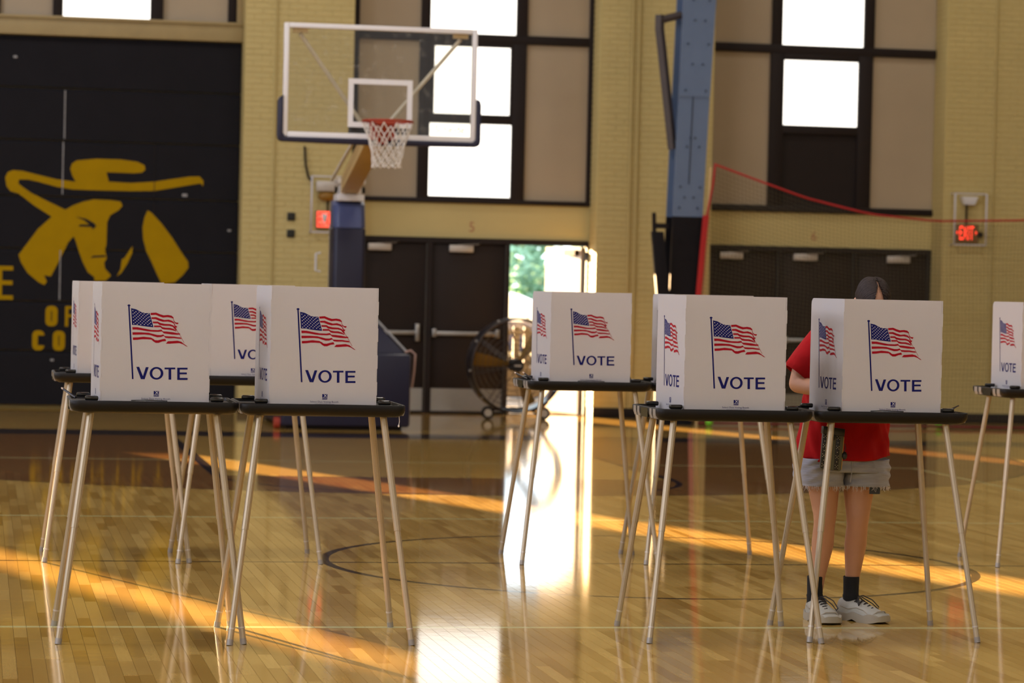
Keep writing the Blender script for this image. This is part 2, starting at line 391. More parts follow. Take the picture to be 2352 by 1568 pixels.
bay_window(2, 8.6, 11.648, [(8.6, 8.72, 2.535, ZT), (11.547, 11.652, 2.535, ZT), (8.72, 11.547, 2.52, 2.60), (8.72, 11.547, 4.455, 4.56), (8.72, 11.547, 6.5, ZT),
    (9.44, 9.61, 2.60, 4.455), (10.555, 10.735, 2.60, 4.455), (9.61, 10.555, 3.48, 3.585), (9.61, 10.555, 4.378, 4.455),
    (9.45, 9.58, 4.56, 6.5), (10.612, 10.745, 4.56, 6.5)],
    [(8.72, 9.44, 2.60, 4.455), (10.735, 11.547, 2.60, 4.455), (8.72, 9.45, 4.56, 6.5), (10.745, 11.547, 4.56, 6.5)],
    [(9.61, 10.555, 3.585, 4.378), (9.58, 10.612, 4.56, 6.5)], 'tall window bay with one dark lower panel behind the net', [(9.61, 10.555, 2.60, 3.48)])
bay_window(3, .15, 3.0, [(.15, .19, 4.555, ZT), (2.83, 2.93, 4.555, ZT), (.19, 2.83, 4.53, 4.56), (.19, 2.83, 6.5, ZT), (.79, .91, 4.56, 6.5), (1.918, 2.07, 4.56, 6.5)],
    [(.19, .79, 4.56, 6.5), (2.07, 2.83, 4.56, 6.5)], [(.91, 1.918, 4.56, 6.5)], 'high window above the black bleachers')
g = G(); g.box(-1.15, 3.0, YB-.16, YB+.02, 4.33, 4.55); g.box(-1.15, 3.0, YB-.19, YB+.02, 4.52, 4.555); g.box(2.93, 3.01, YB-.12, YB+.02, 4.555, ZT)
build(g, 'trim_1', M('dull_beige_beam', (166, 148, 104), .7), kind=ST, bevel=.006)
# ---- numerals painted on the lintels
mNUM = M('faded_red_paint', (176, 120, 88), .7)
for x, s_, z in ((5.80, '5', 2.24), (10.05, '6', 2.24)):
    g = G(); text_g(g, s_, x-.032, x+.032, z-.06, z+.06, YB-.002)
    build(g, 'lintel_numeral', mNUM, label='faded red number 5 painted above the doors near the hoop' if s_ == '5' else 'very faint red numeral painted above the doors behind the net', cat='number')
# ---- doors
mBRASS = M('dull_hinge_steel', (120, 110, 100), .4, .7)
def door(n, x0, x1, closer, bar, label, bracket=None):
    y = YB+.02; r = root('door_%d' % n, ((x0+x1)/2, y, 0), kind=ST, label=label)
    q = G(); q.box(x0+.004, x1-.004, y, y+.045, .006, 2.045); build(q, 'leaf', mDOOR, r, bevel=.003)
    q = G(); q.box(x0+.02, x1-.02, y-.004, y, .03, .30); build(q, 'kick_plate', mSTEEL, r)
    if closer:
        q = G(); q.box(closer[0], closer[1], y-.07, y-.002, 1.935, 2.018); c = build(q, 'closer', mALU, r, bevel=.008)
        q = G(); q.tube([(closer[0]+.10, y-.04, 2.02), (closer[1]+.05, y-.12, 2.03), (closer[1]+.10, y-.02, 2.055)], .008, 6); build(q, 'closer_arm', mBRASS, c)
    if bar:
        q = G(); q.box(bar[0], bar[1], y-.075, y-.045, .935, .985); c = build(q, 'panic_bar', mSTEEL, r, bevel=.008)
        for bx in ((bar[0]+.02, bar[1]-.02)):
            q = G(); h = .105 if (bracket and abs(bx-(bar[1]-.02)) < .05) else .05
            q.box(bx-.025, bx+.025, y-.085, y-.002, .965-h, .965+h); build(q, 'bar_bracket', mSTEEL, c, bevel=.006)
    return r
door(1, 4.36, 5.264, (4.55, 4.83), (4.45, 5.18), 'closed brown door beside the hoop mast', True)
door(2, 5.327, 6.226, (5.53, 5.82), (5.345, 6.15), 'closed brown door behind the drum fan')
door(3, 8.66, 9.60, (8.86, 9.15), (8.70, 9.45), 'closed brown door next to the blue steel column')
door(4, 9.64, 10.555, (9.79, 10.09), (9.68, 10.45), 'closed brown door above the voter')
door(5, 10.60, 11.513, (10.98, 11.27), (10.64, 11.40), 'closed brown door nearest the right exit sign')
# open leaf, swung outwards
mLEAF = M('sun_glare_door', (190, 182, 172), .35, var=.03)  # pale tone stands in for sun glare on a dark brown door
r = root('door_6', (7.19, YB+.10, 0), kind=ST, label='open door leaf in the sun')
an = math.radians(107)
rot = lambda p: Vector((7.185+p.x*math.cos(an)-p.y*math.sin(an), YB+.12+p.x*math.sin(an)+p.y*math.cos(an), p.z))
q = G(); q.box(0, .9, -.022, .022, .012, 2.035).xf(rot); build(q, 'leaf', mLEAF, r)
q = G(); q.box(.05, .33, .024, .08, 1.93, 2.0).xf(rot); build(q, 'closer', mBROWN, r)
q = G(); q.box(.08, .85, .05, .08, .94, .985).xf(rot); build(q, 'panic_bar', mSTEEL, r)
# door frames
for n, posts in ((2, ((4.28, 4.36), (5.264, 5.327), (6.226, 6.268), (7.205, 7.25))), (3, ((8.58, 8.66), (9.60, 9.64), (10.555, 10.60), (11.513, 11.56)))):
    g = G()
    for xa, xb in posts: g.box(xa, xb, YB-.035, YB+.12, 0, 2.105)
    for (p_, q_) in zip(posts, posts[1:]): g.box(p_[1], q_[0], YB-.03, YB+.12, 2.04, 2.105); g.box(p_[1], q_[0], YB-.02, YB+.14, 0, .012)
    build(g, 'trim_%d' % n, mBROWN, kind=ST)
# outside ground
mGROUND = M('asphalt_yard', (84, 84, 88), .85, var=.08)
g = G(); g.box(-40, 70, 36.0, 130, -.14, -.02); build(g, 'ground', mGROUND, kind=ST, label='grey asphalt yard outside the open door')

# ================================================================== BLEACHERS WITH EMBLEM
bl = root('folded_bleachers', (.95, 34.35, 0), 'black folded bleachers painted with a yellow cowboy emblem and lettering', 'bleachers')
zs = [.03, .671, 1.246, 1.857, 2.468, 3.119, 3.728, 4.325]; BX0, BX1 = -1.15, 2.99
for z0, z1 in zip(zs, zs[1:]):
    q = G(); q.add([(BX0, 34.352, z0+.006), (BX1, 34.352, z0+.006), (BX1, 34.352, z1-.05), (BX0, 34.352, z1-.05), (BX0, 34.368, z1-.03), (BX1, 34.368, z1-.03), (BX0, 34.368, z1-.006), (BX1, 34.368, z1-.006),
             (BX0, 34.44, z0+.006), (BX1, 34.44, z0+.006), (BX1, 34.44, z1-.006), (BX0, 34.44, z1-.006)],
            [(0,1,2,3), (3,2,5,4), (4,5,7,6), (6,7,10,11), (8,9,1,0), (8,11,10,9), (0,3,4,6,11,8), (1,9,10,7,5,2)])
    build(q, 'board', mBLACK, bl)
HAT = [(0.282,2.669),(0.31,2.729),(0.369,2.755),(0.477,2.75),(0.656,2.71),(0.874,2.662),(1.092,2.642),(1.051,2.711),(1.026,2.791),(1.045,2.851),(1.097,2.889),(1.325,2.916),(1.604,2.916),(1.804,2.894),(1.885,2.856),(1.896,2.807),(1.857,2.771),(1.767,2.76),(1.444,2.763),(1.474,2.653),(1.73,2.645),(2.009,2.669),(2.209,2.705),(2.409,2.739),(2.53,2.745),(2.575,2.695),(2.573,2.631),(2.542,2.664),(2.411,2.64),(2.211,2.6),(2.011,2.562),(1.731,2.55),(1.333,2.549),(1.055,2.551),(0.876,2.576),(0.657,2.63),(0.538,2.652),(0.44,2.649),(0.433,2.603),(0.481,2.565),(0.581,2.498),(0.78,2.403),(0.98,2.313),(1.058,2.361),(1.176,2.41),(1.305,2.442),(1.494,2.439),(1.614,2.426),(1.639,2.377),(1.596,2.325),(1.498,2.262),(1.464,2.181),(1.461,1.92),(1.446,1.859),(1.468,1.759),(1.439,1.708),(1.451,1.638),(1.522,1.559),(1.493,1.529),(1.457,1.498),(1.33,1.495),(1.329,1.535),(1.252,1.593),(1.19,1.712),(1.144,1.832),(1.106,1.951),(1.081,2.007),(1.017,1.929),(0.97,1.827),(0.894,1.665),(0.827,1.533),(0.748,1.545),(0.783,1.472),(0.756,1.431),(0.69,1.46),(0.559,1.567),(0.478,1.695),(0.453,1.775),(0.553,1.917),(0.668,2.08),(0.823,2.228),(0.623,2.349),(0.443,2.484),(0.344,2.511),(0.299,2.569)]
R1 = [(1.932,2.33),(1.977,2.305),(2.099,2.178),(2.223,2.02),(2.327,1.861),(2.414,1.742),(2.421,1.671),(2.353,1.579),(2.264,1.496),(2.114,1.472),(2.062,1.572),(1.988,1.732),(1.926,1.851),(1.887,1.991),(1.876,2.132),(1.898,2.253)]
R2 = [(1.765,1.907),(1.762,1.827),(1.709,1.705),(1.641,1.592),(1.588,1.551),(1.63,1.632),(1.644,1.753),(1.672,1.764),(1.735,1.866)]
q = G()
for poly in (HAT, R1, R2): q.prism(poly, 34.3465, 34.3515)
emb = build(q, 'cowboy_emblem', mYEL, bl, label='mustard yellow stencilled cowboy with wide hat')
q = G(); q.prism([(1.101,2.236),(1.22,2.215),(1.311,2.167),(1.341,2.134),(1.302,2.092),(1.282,2.12),(1.133,2.122),(1.152,2.147),(1.261,2.146),(1.201,2.194)], 34.344, 34.3464); build(q, 'eye', mBLACK, emb)
q = G(); q.prism([(1.279,1.755),(1.308,1.785),(1.447,1.795),(1.458,1.775),(1.319,1.764)], 34.344, 34.3464)
build(q, 'mouth', mBLACK, emb)
def rrect(x0, x1, z0, z1, r, n=4):
    P = []
    for cx, cz, a0 in ((x1-r, z1-r, 0), (x0+r, z1-r, 90), (x0+r, z0+r, 180), (x1-r, z0+r, 270)):
        for k in range(n+1): a_ = math.radians(a0+90*k/n); P.append((cx+r*math.cos(a_), cz+r*math.sin(a_)))
    return P
def letter(ch, x, z, w_, h_):
    q = G(); y0, y1 = 34.3465, 34.3515
    if ch in 'OC':
        outer = rrect(x, x+w_, z, z+h_, w_*.4); inner = rrect(x+w_*.455, x+w_*.545, z+h_*.24, z+h_*.76, w_*.04)
        n = len(outer); vs = [(a_, y0, b_) for a_, b_ in outer]+[(a_, y0, b_) for a_, b_ in inner]
        fs = [(i, (i+1) % n, n+(i+1) % n, n+i) for i in range(n) if not (ch == 'C' and (i == n-1))]
        q.add(vs, fs)
        if ch == 'C':
            q2 = G(); q2.box(x+w_*.55, x+w_+.002, y0-.001, y0, z+h_*.44, z+h_*.56); build(q2, 'letter_gap', mBLACK, bl)
    else: text_g(q, ch, x, x+w_, z, z+h_, y0)
    build(q, 'letter', mYEL, bl)
letter('O', .774, .954, .14, .237)
for ch, x in (('F', 1.0), ('T', 1.245), ('H', 1.475), ('E', 1.70)): letter(ch, x, .954, .14, .237)
for i, ch in enumerate('COUNTRY'): letter(ch, .628+.2365*i, .67, .14, .232)
for i, ch in enumerate('PRIDE'): letter(ch, -.82+.262*i - (.06 if i < 4 else 0), 1.252, .17, .39)
for x, za, zb in ((.935, 2.49, 3.10), (.945, 3.135, 3.70), (.925, 1.26, 1.84), (2.0, 2.3, 3.1)):
    q = G(); q.box(x, x+.012 if x < 1.5 else x+.007, 34.343, 34.352, za, zb); build(q, 'board_seam', mPALE if x < 1.5 else mBROWN, bl)
for x, z, s_ in ((.37, 4.07, .022), (2.36, 2.52, .03), (2.89, 2.12, .02), (.86, .56, .02)):
    q = G(); q.prism(rrect(x-s_, x+s_, z-s_*.6, z+s_*.6, s_*.3, 3), 34.3475, 34.352); build(q, 'scuff_mark', mPALE, bl)
# ================================================================== BASKETBALL HOOP
mTAN = M('tan_enamel', (208, 180, 124), .5, var=.04)
mORANGE = M('orange_rim_paint', (156, 48, 20), .5, var=.05)
mNETW = M('white_net_cord', (225, 222, 216), .8, var=.03)
mGLASS = glass_mat('backboard_glass', (.93, .93, .90), .015)
mBLU = M('navy_vinyl_sheen', (72, 84, 128), .3, var=.06)  # lighter than the navy pad: window sheen painted into the cap colour
mCREAM = M('cream_enamel', (214, 206, 190), .5)
HX, HB = 3.705, 27.39
hp = root('basketball_hoop', (3.81, 31.0, 0), 'portable basketball hoop with glass backboard and navy padded base', 'basketball hoop')
q = G(); q.box(2.80, 4.61, HB, HB+.012, 2.91, 3.955); bb = build(q, 'backboard_glass', mGLASS, hp)
q = G(); t_ = .045
for x0, x1, z0, z1 in ((2.785, 2.785+t_, 2.90, 3.967), (4.625-t_, 4.625, 2.90, 3.967), (2.785+t_, 4.625-t_, 3.967-t_, 3.967), (2.785+t_, 4.625-t_, 2.885, 2.885+.06)):
    q.box(x0, x1, HB-.02, HB+.05, z0, z1)
build(q, 'backboard_frame', mWHITE, bb, bevel=.006)
q = G(); x0, x1, z0, z1, t_ = 3.40, 4.012, 3.005, 3.463, .05
q.box(x0, x1, HB-.004, HB-.001, z1-t_, z1).box(x0, x1, HB-.004, HB-.001, z0, z0+t_).box(x0, x0+t_, HB-.004, HB-.001, z0+t_, z1-t_).box(x1-t_, x1, HB-.004, HB-.001, z0+t_, z1-t_)
build(q, 'target_square', mWHITE, bb)
q = G(); text_g(q, 'Schelde', 4.235, 4.52, 2.975, 3.05, HB-.003); build(q, 'maker_name', M('faded_orange_print', (150, 70, 40), .6), bb)
# padding along the lower edge: one U-shaped strip with rounded outer corners
out = [(2.735, 3.23), (2.735, 2.90), (2.745, 2.865), (2.775, 2.85), (3.70, 2.838), (4.63, 2.85), (4.66, 2.865), (4.672, 2.90), (4.672, 3.25), (4.66, 3.29), (4.63, 3.305), (4.63, 2.93), (4.60, 2.895), (2.81, 2.895), (2.785, 2.93), (2.785, 3.285), (2.75, 3.265)]
q = G(); q.prism(out, HB-.035, HB+.065); build(q, 'backboard_padding', mNAVY, bb, bevel=.006)
# braces and arm
for xt, xb in ((2.94, 3.62), (4.47, 3.80)):
    q = G(); q.tube([(xt, HB+.06, 3.87), (xb, HB+.42, 3.02)], .02, 8); b_ = build(q, 'brace', mCREAM, hp, smooth=40)
    q = G(); q.box(xt-.07, xt+.07, HB+.02, HB+.08, 3.88, 3.925); build(q, 'brace_bracket', mTAN, b_)
q = G(); q.box(3.42, 3.99, HB+.03, HB+.12, 2.93, 3.02); q.box(3.60, 3.81, HB+.05, HB+.5, 2.90, 3.08); build(q, 'mounting_frame', mBROWN, hp, bevel=.006)
def beam(g, p0, p1, w_, h_):
    p0, p1 = Vector(p0), Vector(p1); R = []
    for p in (p0, p1): R.append([p+Vector((-w_/2, 0, -h_/2)), p+Vector((w_/2, 0, -h_/2)), p+Vector((w_/2, 0, h_/2)), p+Vector((-w_/2, 0, h_/2))])
    return g.loft(R)
q = G(); beam(q, (3.71, HB+.35, 2.96), (3.845, 30.75, 2.55), .19, .17); build(q, 'arm', mTAN, hp, bevel=.01)
q = G(); beam(q, (3.58, HB+.6, 2.98), (3.66, 30.75, 2.62), .025, .03); build(q, 'arm_rod', mCREAM, hp)
q = G(); q.box(3.67, 3.96, 30.62, 30.95, 2.40, 2.47).box(3.70, 3.75, 30.62, 30.9, 2.47, 2.62).box(3.88, 3.93, 30.62, 30.9, 2.47, 2.62).box(3.665, 3.74, 30.60, 30.9, 2.58, 2.635).box(3.89, 3.965, 30.60, 30.9, 2.58, 2.635).box(3.75, 3.88, 30.66, 30.9, 2.44, 2.57)
q.xf(lambda p: p+Vector((.037, 0, 0))); build(q, 'hinge_bracket', mWHITE, hp, bevel=.006)
for xx in (3.692, 3.987):
    q = G(); q.cyl((xx, 30.72, 2.52), (xx+.025, 30.72, 2.52), .035, 12); build(q, 'hinge_pin', mBROWN, hp, smooth=40)
# mast pad: octagon column with a sloped top section
def mast_ring(z, y0, c=.05): return [(3.68+c, y0, z), (4.02-c, y0, z), (4.02, y0+c, z), (4.02, 31.06-c, z), (4.02-c, 31.06, z), (3.68+c, 31.06, z), (3.68, 31.06-c, z), (3.68, y0+c, z)]
q = G(); q.loft([mast_ring(.75, 30.62, .03), mast_ring(2.11, 30.62, .03)]); build(q, 'mast_pad', mNAVY, hp, bevel=.008)
q = G(); q.loft([mast_ring(2.115, 30.62), mast_ring(2.36, 30.70), mast_ring(2.405, 30.78, .06)]); build(q, 'mast_cap', mBLU, hp, bevel=.006)
q = G(); q.box(3.69, 3.735, 31.08, 31.13, .8, 2.15); build(q, 'rear_post', mWHITE, hp)
q = G(); q.tube([(3.60, 31.1, 1.85), (3.55, 31.1, 1.84), (3.55, 31.1, 1.66), (3.60, 31.1, 1.65)], .012, 6); build(q, 'pull_handle', mWHITE, hp)
# base
q = G(); q.box(3.12, 4.475, 30.2, 32.7, .035, .80); build(q, 'base_pad', mNAVY, hp, bevel=.03)
q = G(); q.loft([[(3.2, 30.4, .80), (4.44, 30.4, .80), (4.44, 32.5, .80), (3.2, 32.5, .80)], [(3.55, 30.6, 1.22), (4.06, 30.6, 1.22), (4.06, 31.4, 1.22), (3.55, 31.4, 1.22)]]); build(q, 'mast_gusset_pad', mNAVY, hp, bevel=.012)
q = G(); q.tube([(4.46, 30.4, .815), (4.07, 30.6, 1.235)], .012, 6); build(q, 'gusset_piping', mPALE, hp)
q = G(); q.tube([(4.42, 30.3, .82), (4.48, 30.3, .84), (4.53, 30.3, .80), (4.52, 30.3, .62), (4.50, 30.3, .45)], .013, 6); build(q, 'strap', M('pinkish_strap', (170, 140, 130), .7), hp, smooth=50)
q = G(); q.cyl((3.06, 30.35, .06), (3.12, 30.35, .06), .06, 16); build(q, 'wheel', M('red_rubber', (170, 60, 40), .6), hp, smooth=40)
q = G(); q.box(3.2, 4.4, 30.3, 32.6, 0, .04); build(q, 'base_skid', mBROWN, hp)
# rim, rim plate, net
RX, RY, RZ = 3.725, HB-.40, 3.048
q = G(); q.torus((RX, RY, RZ), .235, .0095); 
for k in range(12):
    a_ = 2*math.pi*(k+.5)/12; q.torus((RX+.235*math.cos(a_), RY+.235*math.sin(a_), RZ-.014), .009, .0028, 'y', 8, 4)
rim = build(q, 'rim', mORANGE, hp, smooth=50)
q = G(); q.box(RX-.09, RX+.09, HB-.20, HB-.022, RZ-.012, RZ+.006); q.box(RX-.12, RX+.12, HB-.05, HB-.02, RZ-.16, RZ+.03)
q.add([(RX-.075, HB-.2, RZ-.01), (RX+.075, HB-.2, RZ-.01), (RX+.05, HB-.04, RZ-.20), (RX-.05, HB-.04, RZ-.20), (RX-.075, HB-.04, RZ-.01), (RX+.075, HB-.04, RZ-.01)], [(0,1,2,3), (0,4,5,1), (0,3,4), (1,5,2), (4,3,2,5)])
build(q, 'rim_bracket', mORANGE, rim)
q = G(); lv = [(0, .235), (.10, .20), (.20, .165), (.265, .147), (.32, .137), (.37, .133), (.415, .138)]
def cord(k, sgn):
    P = []
    for i, (dz, rr) in enumerate(lv):
        off = (0 if i % 2 else sgn)*.5
        a_ = 2*math.pi*(k+off)/12
        P.append((RX+rr*math.cos(a_)+random.uniform(-.006, .006), RY+rr*math.sin(a_), RZ-.02-dz+random.uniform(-.006, .006)))
    return P
for k in range(12): q.tube(cord(k, 1), .0055, 5); q.tube(cord(k, -1), .0055, 5)
build(q, 'net', mNETW, rim, smooth=60)

# ================================================================== DRUM FAN
mFAN = M('dark_grey_fan_steel', (44, 40, 46), .4, .3, var=.08)
mBLADE = M('ochre_fan_blade', (150, 116, 52), .5, .2)
mRUB = M('black_rubber', (20, 20, 20), .7)
FX, FY, FZ, FR = 6.146, 33.25, .625, .54
fn = root('drum_fan', (FX, FY, 0), 'large dark drum fan on wheels in front of the open door', 'fan')
q = G(); n = 48; rings = []
for (yy, rr) in ((-.17, FR), (-.17, FR-.012), (.17, FR-.012), (.17, FR), (.15, FR+.012), (-.15, FR+.012)):
    rings.append([(FX+rr*math.cos(2*math.pi*i/n), FY+yy, FZ+rr*math.sin(2*math.pi*i/n)) for i in range(n)])
q.loft(rings, False, True); build(q, 'drum', mFAN, fn, smooth=40)
for yy in (-.19, .19):
    q = G()
    for rr in [FR*k/9 for k in range(2, 10)]: q.torus((FX, FY+yy*(1.15-.15*rr/FR), FZ), rr, .0028 if rr < FR*.98 else .012, 'y', 40, 5)
    for k in range(8): a_ = math.pi*k/4+.2; q.tube([(FX+.08*math.cos(a_), FY+yy*1.12, FZ+.08*math.sin(a_)), (FX+FR*math.cos(a_), FY+yy, FZ+FR*math.sin(a_))], .005, 5)
    build(q, 'guard', mFAN, fn, smooth=50)
q = G(); q.cyl((FX, FY-.16, FZ), (FX, FY+.14, FZ), .075, 20); hub = build(q, 'motor_hub', mRUB, fn, smooth=40)
q = G(); q.box(FX-.05, FX+.03, FY-.235, FY-.215, FZ-.008, FZ+.008); build(q, 'hub_plate', mALU, hub)
for k in range(3):
    a0 = math.radians(172+120*k); q = G(); R = []
    for rr, wd, tw in ((.07, .05, .9), (.2, .11, .7), (.35, .15, .5), (.49, .17, .35)):
        ring = []
        for s_, h_ in ((-1, 0), (-.3, .012), (.3, .012), (1, 0), (.3, -.004), (-.3, -.004)):
            t2 = s_*wd/2*math.cos(tw); yy = s_*wd/2*math.sin(tw)+h_
            ring.append((FX+rr*math.cos(a0)-t2*math.sin(a0), FY+yy, FZ+rr*math.sin(a0)+t2*math.cos(a0)))
        R.append(ring)
    q.loft(R); build(q, 'blade', mBLADE, fn, smooth=50)
for xx in (-.33, .33):
    q = G(); q.torus((FX+xx, FY-.1, .075), .055, .022, 'y', 20, 8); wh = build(q, 'wheel', mRUB, fn, smooth=50)
    q = G(); q.cyl((FX+xx, FY-.13, .075), (FX+xx, FY-.07, .075), .045, 16); build(q, 'wheel_hub', mALU, wh, smooth=40)
q = G(); q.tube([(FX-.33, FY-.1, .075), (FX-.25, FY-.1, .12), (FX-.1, FY-.05, .10), (FX+.1, FY-.05, .10), (FX+.25, FY-.1, .12), (FX+.33, FY-.1, .075)], .017, 8)
q.tube([(FX-.33, FY+.12, .03), (FX-.2, FY+.12, .12), (FX+.2, FY+.12, .12), (FX+.33, FY+.12, .03)], .015, 8); build(q, 'stand', mFAN, fn, smooth=50)
q = G(); q.tube([(FX+.42, FY-.06, .35), (FX+.36, FY-.1, .2), (FX+.28, FY-.12, .12), (FX+.27, FY-.12, .012)], .022, 8); build(q, 'push_handle', M('beige_plastic', (170, 140, 120), .5), fn, smooth=50)
for k in range(10):
    a_ = 2*math.pi*k/10+.12; q = G(); q.sphere((FX+(FR+.02)*math.cos(a_), FY-.15, FZ+(FR+.02)*math.sin(a_)), .014, .014, .014, 8, 6); build(q, 'rim_bolt', mALU, fn, smooth=60)

# ================================================================== STEEL COLUMN, PAD, NET
mSKY = M('light_blue_steel_paint', (98, 120, 154), .5, var=.04)
mGREY = M('grey_angle_iron', (84, 78, 78), .6, .1, var=.06)
cl = root('steel_column', (7.92, 32.5, 0), 'leaning light blue steel column with bolts and black lower part', 'column')
def cx(z): return 7.735+.016*z+.0044*max(0, z-1.5)**1.6   # left edge of the flange
def cwid(z): return .322+.0118*z
def flange(z0, z1, y0, y1, inset=0.):
    zz = [z0+(z1-z0)*k/6 for k in range(7)]
    return [[(cx(z)+inset, y0, z), (cx(z)+cwid(z)-inset, y0, z), (cx(z)+cwid(z)-inset, y1, z), (cx(z)+inset, y1, z)] for z in zz]
q = G(); q.loft(flange(2.38, 8.9, 32.4, 32.425)); q.loft(flange(2.38, 8.9, 32.72, 32.745)); q.loft(flange(2.38, 8.9, 32.425, 32.72, .155)); build(q, 'upper_shaft', mSKY, cl)
q = G(); q.loft(flange(0, 2.38, 32.4, 32.425)); q.loft(flange(0, 2.38, 32.72, 32.745)); q.loft(flange(0, 2.38, 32.425, 32.72, .155)); build(q, 'lower_shaft', mBLACK, cl)
q = G(); q.loft(flange(3.75, 8.9, 32.388, 32.4, .0)); pl_ = build(q, 'splice_plate', mSKY, cl)
q = G(); q.box(cx(3.2)+.165, cx(3.2)+.172, 32.393, 32.4, 2.75, 3.75).xf(lambda p: Vector((p.x+(cx(p.z)-cx(3.2)), p.y, p.z))); build(q, 'weld_seam', mBLACK, cl)
mBOLT = M('bolt_dark_blue', (54, 68, 92), .4, .3)
def bolt(u, z, ys): 
    q = G(); x = cx(z)+cwid(z)*u; q.cyl((x, ys+.002, z), (x, ys-.010, z), .013, 6); build(q, 'bolt', mBOLT, cl)
for z, us in ((2.48, (.2, .8)), (2.60, (.35, .65)), (2.72, (.2, .85)), (3.18, (.35, .75)), (3.28, (.45, .6)), ):
    for u in us: bolt(u, z, 32.4)
for z, us in ((3.82, (.2, .85)), (4.12, (.38, .7)), (4.35, (.2, .85)), (4.62, (.38, .7)), (4.85, (.3, .8))):
    for u in us: bolt(u, z, 32.388)
for z, us in ((2.32, (.4, .65)), (2.1, (.25, .75)), (1.9, (.4, .65))):
    for u in us:
        q = G(); x = cx(z)+cwid(z)*u; q.cyl((x, 32.402, z), (x, 32.39, z), .013, 6); build(q, 'bolt', mBLACK, cl)
q = G(); q.tube([(7.61, 32.55, 4.62), (7.86, 32.55, 4.69)], .045, 4); q.tube([(7.605, 32.55, 4.68), (7.605, 32.55, 4.52), (7.64, 32.55, 4.27), (7.79, 32.55, 3.15)], .055, 4); build(q, 'brace', mGREY, cl)
q = G(); q.box(7.59, 7.76, 32.53, 32.57, 2.24, 2.30); q.tube([(7.60, 32.55, 2.2), (7.59, 32.55, 2.42)], .025, 6); build(q, 'bracket', mBROWN, cl)
pd = G(); pd.loft([[(7.60, 32.29, .0), (7.742, 32.29, .0), (7.742, 32.37, .0), (7.60, 32.37, .0)], [(7.60, 32.29, 1.40), (7.752, 32.29, 1.40), (7.752, 32.37, 1.40), (7.60, 32.37, 1.40)], [(7.512, 32.29, 2.2), (7.65, 32.29, 2.2), (7.65, 32.37, 2.2), (7.512, 32.37, 2.2)]])
build(pd, 'leaning_pad', mBLACK, bevel=.008, label='black padded board leaning beside the blue steel column', cat='pad')
# --- sagging net
mRED = M('red_webbing', (176, 26, 30), .6, var=.04)
mSTR = M('tan_netting_cord', (92, 86, 58), .9, var=.05)
NY = 32.3
def topz(x):
    P = [(8.235, 2.98), (8.6, 2.86), (9.31, 2.63), (10.09, 2.463), (10.88, 2.404), (11.95, 2.442), (13.2, 2.60), (14.6, 2.95)]
    for (a_, b_), (c_, d_) in zip(P, P[1:]):
        if x <= c_: return b_+(d_-b_)*(x-a_)/(c_-a_)
    return P[-1][1]
def leftx(z):
    P = [(0, 8.03), (1.5, 8.087), (2.39, 8.15), (2.75, 8.215), (2.99, 8.236)]
    for (a_, b_), (c_, d_) in zip(P, P[1:]):
        if z <= c_: return b_+(d_-b_)*(z-a_)/(c_-a_)
    return 8.236
nt = root('barrier_net', (8.2, NY, 0), 'sagging tan net with a red top cord strung before the right doors', 'net')
q = G(); q.tube([(x, NY, topz(x)) for x in [8.235+.16*k for k in range(40)]], .013, 6); build(q, 'top_cord', mRED, nt, smooth=60)
q = G(); q.tube([(leftx(z), NY, z) for z in (2.99, 2.85, 2.75, 2.6, 2.39)], .012, 6); build(q, 'side_cord', mRED, nt, smooth=60)
q = G(); q.loft([[(leftx(z)-.045, NY-.012, z), (leftx(z)+.02, NY-.012, z), (leftx(z)+.02, NY+.012, z), (leftx(z)-.045, NY+.012, z)] for z in (1.42, 2.0, 2.4)]); build(q, 'side_sleeve', mRED, nt)
q = G(); q.loft([[(leftx(z)-.04, NY-.012, z), (leftx(z)+.012, NY-.012, z), (leftx(z)+.012, NY+.012, z), (leftx(z)-.04, NY+.012, z)] for z in (.06, .8, 1.42)]); build(q, 'lower_sleeve', M('faded_red_webbing', (150, 96, 92), .7), nt)
q = G(); q.tube([(8.10, NY+.05, .0), (8.20, NY+.05, 2.95)], .02, 8); build(q, 'pole', mTAN, nt, smooth=50)
q = G(); q.tube([(8.1+.2*k, NY+random.uniform(-.06, .06), .03) for k in range(32)], .014, 6); build(q, 'bottom_cord', M('dark_red_cord', (110, 30, 34), .7), nt, smooth=60)
q = G(); x = 8.12; cs = .0455
while x < 14.4:
    zt = topz(max(x, 8.236)) if x > 8.236 else None
    if zt is None:
        zt = 2.99
        for k in range(60):
            if leftx(2.99-k*.05) <= x: zt = 2.99-k*.05; break
    zs_ = [zt*k/5 for k in range(6)]; q.tube([(x+.02*math.sin(z*3+x), NY+.02*math.sin(z*2+x*1.7), z+.03*(1-z/3)) for z in zs_], .0017, 3); x += cs
z = .05
while z < 2.95:
    seg = []; x = leftx(z)
    while x < 14.5:
        sag = topz(x)/2.98
        seg.append((x, NY+.02*math.sin(z*2+x*1.7), z*sag)); x += .35
    q.tube(seg, .0017, 3); z += cs*1.1
build(q, 'netting', mSTR, nt)
# lime green feet
mLIME = M('lime_green_rubber', (110, 190, 40), .55)
for x, y, lb in ((8.19, 32.12, 'lime green ball on the floor beside the column'), (11.08, 32.6, 'lime green ball on the floor under the net')):
    g = G(); g.sphere((x, y, .045), .045, .045, .045, 14, 10); build(g, 'ball', mLIME, smooth=60, label=lb, cat='ball')

